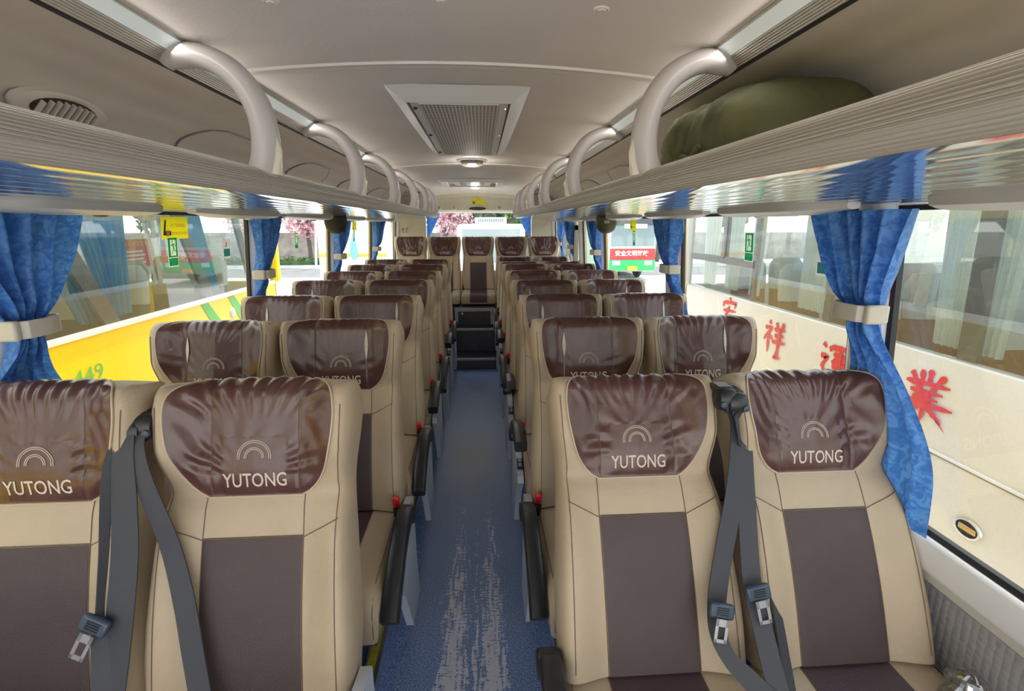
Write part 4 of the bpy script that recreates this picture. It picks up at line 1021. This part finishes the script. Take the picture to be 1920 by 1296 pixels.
notice(1, 1.46, 1.50, 'pale pink and teal notice beside the front right curtain')

# ------------------------------------------------------------------ loose things
random.seed(11)
t = thing('duffel_bag', 'rolled olive green cloth bag stuffed into the right luggage rack', 'bag', (0.845, 1.435, 1.738))
def bagP(u, w):
    a = u*2*PI; f = w*2-1; e = (1-abs(f)**5)**0.45 if abs(f) < 1 else 0.0
    rx, rz = 0.185*e, 0.118*e
    q = 0.75; cx, cz_ = math.copysign(abs(cos(a))**q, cos(a)), math.copysign(abs(sin(a))**q, sin(a))
    n = 0.010*noise.noise((cx*2.2, f*4, cz_*2.2))+0.006*noise.noise((cx*6, f*11, cz_*6))
    pin = 0.030*math.exp(-((f-0.15)/0.22)**2)*sstep(0.1, -0.4, cx)
    return ((rx+n)*cx+pin*sin(f*34+cz_*2.5+2*noise.noise((f*5, cz_*3, 1.0)))*0.5, f*0.345, 0.118+(rz+n)*cz_*(1 if cz_ > 0 else 0.98))
mb = MB(); mb.grid(bagP, 60, 60, closed_u=True); mb.build('bag_body', GREENBAG, t, ang=180)
MB().tube([(-0.19, -0.10, 0.09), (-0.20, -0.06, 0.06), (-0.195, 0.0, 0.075), (-0.198, 0.05, 0.055)], 0.008, 8).build('drawn_fold', GREENBAG, t)
t = thing('cloth_scrap', 'small brown cloth scrap beside the olive bag in the right rack', 'cloth', (0.615, 1.17, 1.742))
MB().grid(lambda u, w: ((u-0.5)*0.08, (w-0.5)*0.14, 0.022*sin(u*PI)*sin(w*PI)+0.006*sin(u*9+w*5)), 12, 12).build('folded_cloth', mat('brown cloth', (0.22, 0.13, 0.09), 0.8), t)
def plastic():
    return glass_mat('clear crumpled plastic', (0.92, 0.94, 0.96), 0.16, 0.05)
def PB(u, w):
    a = u*2*PI; f = w*PI; r = 0.052*(1+0.55*noise.noise((cos(a)*2.4, sin(a)*2.4, w*6)))
    return (r*sin(f)*cos(a)*0.8, r*sin(f)*sin(a)*0.9, 0.062*cos(f)*1.4)
tag(MB().grid(PB, 26, 22, closed_u=True).build('plastic_bag', plastic(), ang=5, loc=(1.115, 0.80, 0.578)), 'crumpled clear plastic bag wedged between the front right window seat and wall', 'plastic bag')

# ------------------------------------------------------------------ outside: ground, coaches, trees
GZ = -1.0
def ground_mat():
    m = mat('pale concrete yard', (0.55, 0.54, 0.52), 0.8, var=0.15, vscale=0.6); return m
struct(MB().b2((-80, -40, GZ-0.2), (80, 90, GZ)).build('ground', ground_mat()))
struct(MB().b2((-60, 24.5, GZ), (60, 29.6, GZ+0.012)).build('ground_road', mat('asphalt', (0.11, 0.11, 0.115), 0.85, var=0.2, vscale=1.5)))
YEL = mat('coach yellow paint', (0.96, 0.68, 0.002), 0.3, coat=0.25)
CREAM = mat('coach cream white paint', (0.74, 0.735, 0.715), 0.3, coat=0.4)
WHITEPAINT = mat('coach white paint', (0.82, 0.82, 0.82), 0.3, coat=0.3)
GREENP = mat('livery green', (0.12, 0.50, 0.10), 0.35)
REDPAINT = mat('livery red', (0.68, 0.035, 0.04), 0.4)
TINT = glass_mat('coach tinted glass', (0.80, 0.86, 0.84), 0.16, 0.03)
TINT2 = glass_mat('coach light tinted glass', (0.90, 0.95, 0.92), 0.15, 0.03)
SEATG = mat('grey coach seat', (0.26, 0.275, 0.28), 0.7)
SEATO = mat('tan coach seat', (0.42, 0.22, 0.12), 0.7)
COVERW = mat('white seat cover', (0.72, 0.78, 0.78), 0.7)
POSTG = mat('grey window post', (0.20, 0.205, 0.22), 0.5)
PALEBLUE = cloth_pale('pale blue curtain', (0.20, 0.52, 0.86))
PALEWHITE = cloth_pale('pale white curtain', (0.88, 0.95, 0.93))
def coach(name, label, s, xn, y0, y1, body, glass, zs=0.83, zt=1.98, zr=2.30, zb=-0.72, width=2.35, band=None, seatm=SEATG, coverm=COVERW, posts=(), curt=None, curts=(), rows=(), trim=True, far_open=True):
    t = thing(name, label, 'coach', (s*(xn+width/2), (y0+y1)/2, GZ), 0)
    ox, oy, oz = s*(xn+width/2), (y0+y1)/2, GZ
    def L(p): return (p[0]-ox, p[1]-oy, p[2]-oz)
    def bx(mb, lo, hi): return mb.b2(L(lo), L(hi))
    xa, xb = s*xn, s*(xn+width)
    a = MB(); bx(a, (xa, y0, zb), (xa+s*0.06, y1, zs)); bx(a, (xb-s*0.06, y0, zb), (xb, y1, zs)); bx(a, (xa, y0, zb), (xb, y0+0.06, zs)); bx(a, (xa, y1-0.06, zb), (xb, y1, zs))
    a.build('lower_body', body, t, bevel=0.02)
    rs = []
    for y, k in ((y0, 0.9), (y0+0.15, 1), (y1-0.15, 1), (y1, 0.9)):
        rs.append([Vector(L((lerp(xa, xb, u), y, zt+(zr-zt)*k*q))) for u, q in ((0, 0), (0, 0.45), (0.04, 0.8), (0.12, 1), (0.88, 1), (0.96, 0.8), (1, 0.45), (1, 0))])
    a = MB(); a.rings(rs); a.build('roof', body, t)
    a = MB(); bx(a, (xa+s*0.06, y0+0.06, -0.10), (xb-s*0.06, y1-0.06, -0.05)); a.build('cabin_floor', SEATG, t)
    for xx, nm in ((xa, 'side_glass'), (xb, 'side_glass')):
        g = MB(); g.add([L((xx, y0+0.1, zs)), L((xx, y1-0.1, zs)), L((xx, y1-0.1, zt)), L((xx, y0+0.1, zt))], [(0, 1, 2, 3)]); g.build(nm, glass, t)
    for yy in (y0, y1):
        g = MB(); g.add([L((xa, yy, zs)), L((xb, yy, zs)), L((xb, yy, zt)), L((xa, yy, zt))], [(0, 1, 2, 3)]); g.build('end_glass', glass, t)
        for xx in (xa, xb):
            p = MB(); bx(p, (xx-0.06, yy-0.06, zs-0.02), (xx+0.06, yy+0.06, zt+0.02)); p.build('corner_post', body, t, bevel=0.02)
    if trim:
        a = MB(); bx(a, (xa-s*0.012, y0, zs-0.035), (xa+s*0.02, y1, zs+0.008)); a.build('sill_strip', WHITEPAINT, t)
    for (yb, yt, w) in posts:
        for xx in (xa+s*0.02, xb-s*0.02):
            p = MB(); p.extrude([L((xx, yb-w/2, zs)), L((xx, yb+w/2, zs)), L((xx, yt+w/2, zt)), L((xx, yt-w/2, zt))], (s*0.03, 0, 0)); p.build('window_post', POSTG, t)
    if band: band(t, L, xa, xb)
    for (ya, yb, yc, yd) in curts:   # top y-range, bottom y-range
        def P(u, w): return L((xa+s*(0.12+0.02*sin(u*26)), lerp(lerp(ya, yb, u), lerp(yc, yd, u), w), lerp(zt, zs+0.03, w)))
        MB().grid(P, 28, 6).build('coach_curtain', curt, t, ang=180)
    for y in rows:
        for xx in (xa+s*0.35, xa+s*0.80, xb-s*0.80, xb-s*0.35):
            q = MB()
            def SP(u, w):
                z = lerp(0.35, 1.22, w); wd = 0.20*(1-0.25*sstep(0.8, 1, w)); a = u*2*PI
                return L((xx+wd*math.copysign(abs(cos(a))**0.6, cos(a)), y+0.13*(z-0.35)+0.055*sin(a)*(1-0.5*sstep(0.85, 1, w)), z))
            q.grid(SP, 16, 8, closed_u=True); n0 = len(q.v)
            q.f.append(tuple(range(n0-16, n0))); so = q.build('seat_back', seatm, t)
            if coverm:
                q = MB()
                def CP(u, w):
                    z = lerp(0.90, 1.245, w); wd = 0.208*(1-0.30*sstep(0.72, 1, w)); a = u*2*PI
                    return L((xx+wd*math.copysign(abs(cos(a))**0.6, cos(a)), y+0.13*(z-0.35)+0.063*sin(a)*(1-0.5*sstep(0.85, 1, w)), z))
                q.grid(CP, 16, 6, closed_u=True); n0 = len(q.v); q.f.append(tuple(range(n0-16, n0))); q.build('head_cover', coverm, so)
    for yy in (y0+1.6, y1-1.9):
        for xx in (xa+s*0.12, xb-s*0.12):
            w = MB(); w.lathe([(0, -0.12), (0.40, -0.12), (0.46, -0.08), (0.46, 0.08), (0.40, 0.12), (0, 0.12)], L((xx, yy, GZ+0.46)), 'x', 24); w.build('wheel', GASKET, t)
    return t
# the yellow coach alongside on the left
def band_left(t, L, xa, xb):
    e = 0.004
    o = text_on('fleet_number', '449', 0.165, L((xa+e, 3.60, 0.47)), (0, 1, 0), (0, 0, 1), GREENP, t, sx=1.15)
    for (ya, yb) in ((5.05, 5.30), (5.60, 5.85)):
        m = MB(); m.add([L((xa+e, ya+0.50, 0.20)), L((xa+e, ya+0.74, 0.20)), L((xa+e, yb-0.05, 0.795)), L((xa+e, yb-0.19, 0.795))], [(0, 1, 2, 3)]); m.build('green_leaf_stripe', GREENP, t)
    m = MB(); m.lathe([(0, 0.02), (0.045, 0.018), (0.06, 0.0)], (0, 0, 0), 'x', 18); m.v = [L((xa+p[0], 5.72+p[1], 0.60+p[2]*1.2)) for p in m.v]; m.build('side_marker', PODM, t)
    # red and yellow notices on white racks inside
    for y in (3.35, 4.75, 6.1):
        m = MB(); m.extrude([L((xa-1.25, y-0.42, 1.00)), L((xa-1.25, y+0.42, 1.00)), L((xa-1.25, y+0.32, 1.50)), L((xa-1.25, y-0.32, 1.50))], (-0.03, 0, 0)); b = m.build('notice_board', COVERW, t)
        m = MB(); m.add([L((xa-1.245, y-0.30, 1.10)), L((xa-1.245, y+0.30, 1.10)), L((xa-1.245, y+0.26, 1.44)), L((xa-1.245, y-0.26, 1.44))], [(0, 1, 2, 3)]); m.build('red_panel', mat('faded notice red', (0.55, 0.10, 0.10), 0.6), b)
        m = MB()
        for k in range(7): m.box(L((xa-1.242, y-0.21+k*0.07, 1.385)), (0.002, 0.045, 0.05))
        m.build('yellow_marks', SIGNY, b)
        m = MB()
        for k in range(4): m.box(L((xa-1.242, y, 1.16+k*0.045)), (0.002, 0.34-0.05*(k % 2), 0.022))
        m.build('pale_lines', COVERW, b)
coach('yellow_coach', 'bright yellow coach with green fleet number parked close outside the left windows', -1, 2.85, -3.2, 7.0, YEL, TINT, zs=0.84, band=band_left, posts=((3.95, 3.35, 0.16), (5.35, 4.85, 0.16), (6.35, 6.0, 0.12), (2.3, 1.7, 0.16)), curt=PALEBLUE, curts=((3.3, 3.7, 3.75, 3.92), (3.75, 4.1, 4.05, 4.15), (4.95, 5.45, 5.5, 5.72), (4.1, 4.4, 4.05, 4.3), (2.0, 2.4, 2.3, 2.5)), rows=(2.4, 3.1, 3.8, 4.5, 5.2, 5.9))
# the cream coach alongside on the right
STROKES = {
 'ye': [[(.12, .92), (.24, .76)], [(.36, 1.0), (.37, .72)], [(.55, 1.05), (.52, .72)], [(.86, .98), (.68, .80)], [(.02, .70), (.98, .78)], [(.30, .70), (.36, .58)], [(.66, .74), (.62, .58)], [(.15, .54), (.86, .60)], [(.22, .42), (.78, .46)], [(-.05, .28), (1.10, .36)], [(.52, .62), (.47, -.06)], [(.46, .3), (.05, .02)], [(.54, .3), (.92, .04)]],
 'xiang': [[(.2, 1), (.30, .9)], [(.02, .76), (.38, .82)], [(.36, .8), (-.02, .38)], [(.20, .62), (.22, .02)], [(.28, .55), (.42, .44)], [(.56, 1), (.64, .86)], [(.92, 1.02), (.80, .86)], [(.48, .78), (1.0, .84)], [(.52, .60), (.95, .65)], [(.42, .40), (1.05, .46)], [(.75, .84), (.70, .1), (.58, -.06), (.86, -.02)]],
 'yun': [[(.08, .95), (.2, .85)], [(.03, .62), (.25, .64), (.10, .36), (.25, .2)], [(-.02, .08), (.3, .14), (1.05, .0)], [(.36, .92), (.34, .78)], [(.36, .9), (.98, .94), (.90, .8)], [(.45, .74), (.90, .77)], [(.48, .62), (.50, .38)], [(.48, .62), (.86, .64), (.84, .38)], [(.48, .5), (.85, .52)], [(.48, .38), (.85, .40)], [(.34, .26), (1.0, .30)], [(.68, .86), (.66, .12)]],
 'hong': [[(.5, 1.05), (.56, .90)], [(.1, .84), (.06, .64)], [(.1, .82), (.95, .88), (.84, .68)], [(.1, .52), (.95, .58)], [(.5, .72), (.10, .02)], [(.62, .42), (.40, .10), (.88, .16)], [(.75, .28), (.94, .0)]]}
def band_right(t, L, xa, xb):
    e = -0.004
    for key, yc, z, sz in (('hong', 4.98, 0.68, 0.30), ('xiang', 4.14, 0.585, 0.31), ('yun', 3.37, 0.565, 0.32), ('ye', 2.60, 0.60, 0.30)):
        m = MB()
        for si, st in enumerate(STROKES[key]):
            n = len(st)-1; pts = []; e = -0.004-0.0006*si
            for i in range(n):
                for k in range(6): f = k/6; pts.append((lerp(st[i][0], st[i+1][0], f), lerp(st[i][1], st[i+1][1], f)))
            pts.append(st[-1]); N_ = len(pts); left, right = [], []
            for i, p in enumerate(pts):
                a, b = pts[max(i-1, 0)], pts[min(i+1, N_-1)]; dx, dy = b[0]-a[0], b[1]-a[1]; l = sqrt(dx*dx+dy*dy) or 1
                w = (0.070-0.036*(i/(N_-1)))*(0.75+0.5*abs(sin(i*0.9+p[0]*7))); w *= 1.0 if 0 < i < N_-1 else 0.45
                left.append((p[0]-dy/l*w, p[1]+dx/l*w)); right.append((p[0]+dy/l*w, p[1]-dx/l*w))
            vs = [L((xa+e, yc+sz*0.5-q[0]*sz, z-sz*0.5+q[1]*sz)) for q in left]+[L((xa+e, yc+sz*0.5-q[0]*sz, z-sz*0.5+q[1]*sz)) for q in right]
            m.add(vs, [(i, i+1, N_+i+1, N_+i) for i in range(N_-1)])
        m.build('brush_character', REDPAINT, t, smooth=False)['label'] = 'red brush written character'
    m = MB(); m.add([L((xa+e, 2.52, 0.49)), L((xa+e, 2.46, 0.445)), L((xa+e, 2.44, 0.42)), L((xa+e, 2.50, 0.465))], [(0, 1, 2, 3)]); m.build('brush_dot', REDPAINT, t)
    # serif E
    m = MB()
    def bar(y0_, z0_, y1_, z1_): m.add([L((xa+e, y0_, z0_)), L((xa+e, y1_, z0_)), L((xa+e, y1_, z1_)), L((xa+e, y0_, z1_))], [(0, 1, 2, 3)])
    bar(2.60, 0.17, 2.575, 0.27); bar(2.615, 0.17, 2.50, 0.182); bar(2.615, 0.258, 2.505, 0.27); bar(2.59, 0.215, 2.53, 0.225); bar(2.512, 0.17, 2.50, 0.20); bar(2.517, 0.24, 2.505, 0.27); bar(2.538, 0.203, 2.53, 0.237)
    m.build('letter_e', mat('faded grey lettering', (0.30, 0.29, 0.28), 0.5), t)
    m = MB(); m.b2(L((xa-0.010, -3.2, 0.278)), L((xa+0.005, 4.2, 0.292))); m.build('locker_seam', WHITEPAINT, t)
    m = MB(); m.b2(L((xa-0.004, -3.2, 0.268)), L((xa+0.004, 4.2, 0.278))); m.build('seam_shadow_gap', POSTG, t)
    m = MB(); m.lathe([(0.078, 0.0), (0.074, -0.012), (0.062, -0.012), (0.058, 0.006), (0, 0.010)], (0, 0, 0), 'x', 28); m.v = [L((xa+p[0], 2.22+p[1]*1.0, -0.045+p[2]*0.72)) for p in m.v]; h = m.build('flush_handle', STEEL, t)
    m = MB(); m.b2(L((xa-0.014, 2.172, -0.062)), L((xa-0.002, 2.268, -0.030))); m.build('handle_flap', mat('brass tint', (0.55, 0.38, 0.12), 0.3, metal=0.8), h, bevel=0.006)
    # sliding window frame towards the far end
    m = MB()
    for lo, hi in (((4.60, 1.19), (6.02, 1.25)), ((5.17, 1.25), (5.20, 1.98)), ((4.60, 1.25), (6.02, 1.265))): m.b2(L((xa-0.01, lo[0], lo[1])), L((xa+0.04, hi[0], hi[1])))
    m.build('sliding_frame', POSTG, t)
coach('cream_coach', 'cream white coach with red brush characters parked close outside the right windows', 1, 2.75, -3.5, 6.15, CREAM, TINT2, zs=0.865, zt=1.98, band=band_right, posts=((2.43, 2.45, 0.11), (3.55, 3.56, 0.06), (4.62, 4.62, 0.06)), curt=PALEWHITE, curts=((2.80, 2.54, 2.74, 2.57), (2.46, 2.30, 2.49, 2.34), (4.05, 3.80, 4.05, 3.74), (3.50, 3.36, 3.50, 3.40), (4.84, 4.66, 4.86, 4.68), (5.42, 5.06, 5.36, 5.10), (5.95, 5.55, 5.90, 5.62)), rows=(1.6, 2.5, 3.4, 4.3, 5.2), seatm=SEATO, trim=False)
# city bus facing us beyond the right windows
t = thing('city_bus', 'green and white city bus with red banner parked beyond the right windows', 'bus', (7.05, 22.0, GZ))
def cb(name, lo, hi, mt, par=None, bevel=0.03): return MB().b2((lo[0], lo[1], lo[2]-GZ), (hi[0], hi[1], hi[2]-GZ)).build(name, mt, par or t, bevel=bevel)
cb('body_shell', (-1.08, 0.0, -0.55), (1.08, 9.5, 2.02), mat('pale green bus paint', (0.45, 0.62, 0.50), 0.4))
cb('windscreen', (-1.02, -0.03, 0.62), (1.02, 0.02, 1.95), mat('bus windscreen', (0.20, 0.26, 0.27), 0.08, coat=0.6))
cb('roof_band', (-1.06, -0.05, 1.55), (1.06, 0.0, 1.98), mat('dark bus header', (0.07, 0.08, 0.09), 0.3))
cb('destination_board', (-0.45, -0.07, 1.42), (0.62, -0.05, 1.62), COVERW)
cb('red_banner', (-1.06, -0.07, 0.0), (1.06, -0.03, 0.50), REDPAINT)
vs = text_on('banner_lettering', '安全文明驾驶', 0.26, (-0.05, -0.076, 0.20-GZ), (1, 0, 0), (0, 0, 1), COVERW, t, bold=0.006)
cb('green_skirt', (-1.08, -0.05, -0.50), (1.08, -0.02, 0.0), mat('bus green', (0.03, 0.42, 0.12), 0.35))
cb('number_plate', (-0.22, -0.07, -0.50), (0.26, -0.05, -0.30), mat('plate orange', (0.85, 0.42, 0.03), 0.4))
for xx in (-0.75, 0.75): cb('headlamp', (xx-0.18, -0.07, -0.25), (xx+0.18, -0.05, -0.05), COVERW)
for xx in (-0.85, 0.85):
    for yy in (1.8, 7.2): MB().lathe([(0, -0.13), (0.40, -0.13), (0.46, -0.08), (0.46, 0.08), (0.40, 0.13), (0, 0.13)], (xx, yy, 0.46), 'x', 20).build('wheel', GASKET, t)
# white bus beyond the third left window
t = thing('white_bus', 'white bus with blue drop emblem and orange stripe beyond the third left window', 'bus', (-4.35, 17.0, GZ))
cb('body_shell', (-1.15, 0, -0.6), (1.15, 8, 2.1), WHITEPAINT); cb('windscreen', (-1.0, -0.03, 0.95), (1.0, 0.02, 1.95), mat('pale windscreen', (0.42, 0.50, 0.53), 0.1))
cb('orange_stripe', (-1.15, -0.02, 0.50), (1.15, 0.0, 0.62), mat('orange paint', (0.85, 0.40, 0.05), 0.4))
m = MB(); m.add([(0.05+0.20*sin(k/24*2*PI)*(1 if True else 0)*max(0.15, (1-0.5*(1+cos(k/24*2*PI))*0.9)), -0.035, 0.95-GZ+0.45*cos(k/24*2*PI)-0.1) for k in range(24)], [tuple(range(24))]); m.build('drop_emblem', mat('emblem blue', (0.16, 0.50, 0.80), 0.4), t)
cb('lower_bumper', (-1.16, -0.06, -0.6), (1.16, 0.0, -0.30), mat('bumper grey', (0.5, 0.5, 0.5), 0.5))
for xx in (-0.9, 0.9): MB().lathe([(0, -0.13), (0.40, -0.13), (0.46, -0.08), (0.46, 0.08), (0.40, 0.13), (0, 0.13)], (xx, 1.6, 0.46), 'x', 20).build('wheel', GASKET, t)
# white minibus behind the rear window
t = thing('white_minibus', 'white minibus with roof unit seen through the rear window', 'minibus', (0.35, 13.5, GZ))
MINIW = mat('greyed white paint', (0.50, 0.51, 0.52), 0.4)  # white paint toned down to an even grey
cb('body_shell', (-0.95, 0, -0.6), (0.95, 5.5, 1.62), MINIW, bevel=0.12)
cb('windscreen', (-0.80, -0.02, 0.55), (0.80, 0.03, 1.50), mat('minibus glass', (0.26, 0.31, 0.33), 0.1))
r = cb('roof_unit', (-0.45, 0.4, 1.60), (0.45, 2.2, 1.80), MINIW)
m = MB()
for k in range(12): m.b2((-0.36+k*0.062, 0.385, 1.68-GZ), (-0.33+k*0.062, 0.40, 1.76-GZ))
m.build('roof_louvres', POSTG, r)
for xx in (-0.8, 0.8): MB().lathe([(0, -0.1), (0.3, -0.1), (0.34, 0), (0.3, 0.1), (0, 0.1)], (xx, 1.0, 0.40), 'x', 18).build('wheel', GASKET, t)
# low white wall behind it, boundary wall, hedge, pole
struct(MB().b2((-40, 36.0, GZ), (30, 36.3, 1.0)).build('wall_boundary', mat('grey brown stone wall', (0.30, 0.28, 0.26), 0.9, var=0.3, vscale=2)))
def leaf_cloud(rng, clumps, n, size, aspect=1.0):
    mb = MB()
    for (cx, cy, cz_, rx, ry, rz) in clumps:
        for _ in range(n):
            d = Vector((rng.gauss(0, 1), rng.gauss(0, 1), rng.gauss(0, 1))).normalized()*(rng.random()**0.45)
            p = Vector((cx+d.x*rx, cy+d.y*ry, cz_+d.z*rz)); a = Vector((rng.gauss(0, 1), rng.gauss(0, 1), rng.gauss(0, 1))).normalized(); b = a.cross(Vector((rng.gauss(0, 1), rng.gauss(0, 1), rng.gauss(0, 1)))).normalized()
            s_ = size*(0.6+0.8*rng.random()); a *= s_; b *= s_*aspect
            mb.add([p-a, p-b*0.6, p+a, p+b*0.6], [(0, 1, 2, 3)])
    return mb
FOL = [mat('dark green leaves', (0.035, 0.085, 0.022), 0.7, var=0.5, vscale=1.2), mat('mid green leaves', (0.085, 0.16, 0.045), 0.7, var=0.4, vscale=1.2), mat('pink blossom', (0.62, 0.36, 0.40), 0.7, var=0.4, vscale=1.5)]
BARK = mat('bark', (0.10, 0.08, 0.065), 0.9)
def tree(x, y, h, r, kind, label, grp, seed, n=190):
    r = min(r, 1.75)
    rng = random.Random(seed); t = thing(('evergreen_tree', 'leafy_tree', 'blossom_tree')[kind], label, 'tree', (x, y, GZ), 0, grp)
    mb = MB(); mb.tube([(0, 0, 0), (0.1*r*rng.uniform(-1, 1), 0, h*0.35), (0.15*r*rng.uniform(-1, 1), 0.1, h*0.75)], [0.16, 0.12, 0.05], 8)
    for k in range(4):
        a = rng.uniform(0, 6.28); mb.tube([(0, 0, h*0.35), (cos(a)*r*0.35, sin(a)*r*0.35, h*0.6), (cos(a)*r*0.6, sin(a)*r*0.6, h*0.8)], [0.08, 0.05, 0.02], 6)
    mb.build('trunk', BARK, t)
    cl = []
    for k in range(11):
        a = rng.uniform(0, 6.28); q = rng.random()**0.5*0.65; cl.append((cos(a)*r*q, sin(a)*r*q, h*rng.uniform(0.42, 0.92), r*0.5, r*0.5, h*0.17))
    leaf_cloud(rng, cl, n, 0.20 if kind < 2 else 0.13).build('foliage', FOL[kind], t, smooth=False)
tree(-11.2, 33.0, 6.2, 2.6, 2, 'pink blossom tree behind the hedge, seen past the second left curtain', 'blossom trees', 1, 260)
tree(-15.0, 33.5, 6.0, 2.4, 2, 'pink blossom tree behind the hedge, hidden behind the yellow coach', 'blossom trees', 2)
tree(-2.2, 30.4+1.4, 5.0, 1.7, 2, 'pink blossom tree at the left of the rear window', 'blossom trees', 3, 220)
tree(0.3, 33.4, 3.9, 1.5, 0, 'dark green tree behind the white minibus in the rear window', 'trees beyond the yard', 61, 300)
tree(2.7, 33.8, 4.2, 1.6, 1, 'light green tree just right of the white minibus in the rear window', 'trees beyond the yard', 62, 300)
for i, (x, y, h, r, k) in enumerate(((-4.8, 33.5, 5.5, 1.7, 1), (5.2, 34, 6.5, 2.8, 0), (8.0, 34.5, 7.0, 3.0, 1), (12.5, 33.5, 7.2, 3.0, 0), (16.5, 32, 6.5, 3.0, 0), (-8.0, 34.5, 6.5, 1.6, 1), (-20, 32, 7, 3.2, 0))):
    tree(x, y, h, r, k, ('dark green tree' if k == 0 else 'light green tree')+[' at the left edge of the rear window', ' at the right of the rear window', ' behind the city bus, left side', ' behind the city bus, right side', ' hidden behind the cream coach end', ' behind the white bus on the left', ' far left beyond the yellow coach'][i], 'trees beyond the yard', 20+i)
SIDE_T = [(-13.5, 2.0, 6, 2.6, 1), (-13.0, 6.5, 6.5, 2.8, 0), (-14, 11, 6.5, 2.8, 1), (-13.2, -2.0, 6, 2.8, 0), (13.2, 0.5, 5.0, 2.8, 0), (13.5, 5.0, 4.8, 2.6, 1), (14.2, 9.5, 5.2, 2.8, 0)]
for i, (x, y, h, r, k) in enumerate(SIDE_T):
    tree(x, y, h, r, k, ('dark green' if k == 0 else 'light green')+' tree glimpsed through the %s coach windows, ' % ('yellow' if x < 0 else 'cream')+['second nearest', 'third nearest', 'furthest', 'nearest', 'nearest', 'second nearest', 'furthest'][i], 'trees beside the yard', 40+i)
rng = random.Random(5)
t = thing('clipped_hedge', 'low clipped green hedge along the far side of the road', 'hedge', (-14, 30.6, GZ))
leaf_cloud(rng, [(x*0.8-12, 0, 0.32, 0.62, 0.4, 0.36) for x in range(30)], 130, 0.10).build('foliage', FOL[1], t, smooth=False)
MB().b2((-12.6, -0.3, 0), (11.8, 0.3, 0.40)).build('hedge_core', FOL[0], t)
tag(MB().tube([(-9.95, 30.0, GZ), (-9.75, 30.0, 2.2), (-9.7, 30.0, 5.0)], [0.07, 0.06, 0.05], 10).build('lamp_post', WHITEPAINT), 'thin white lamp post in front of the pink blossom tree', 'lamp post')
struct(MB().b2((-60, 30.0, GZ), (60, 30.2, GZ+0.15)).build('trim_kerb', mat('kerb stone', (0.5, 0.5, 0.5), 0.8)))
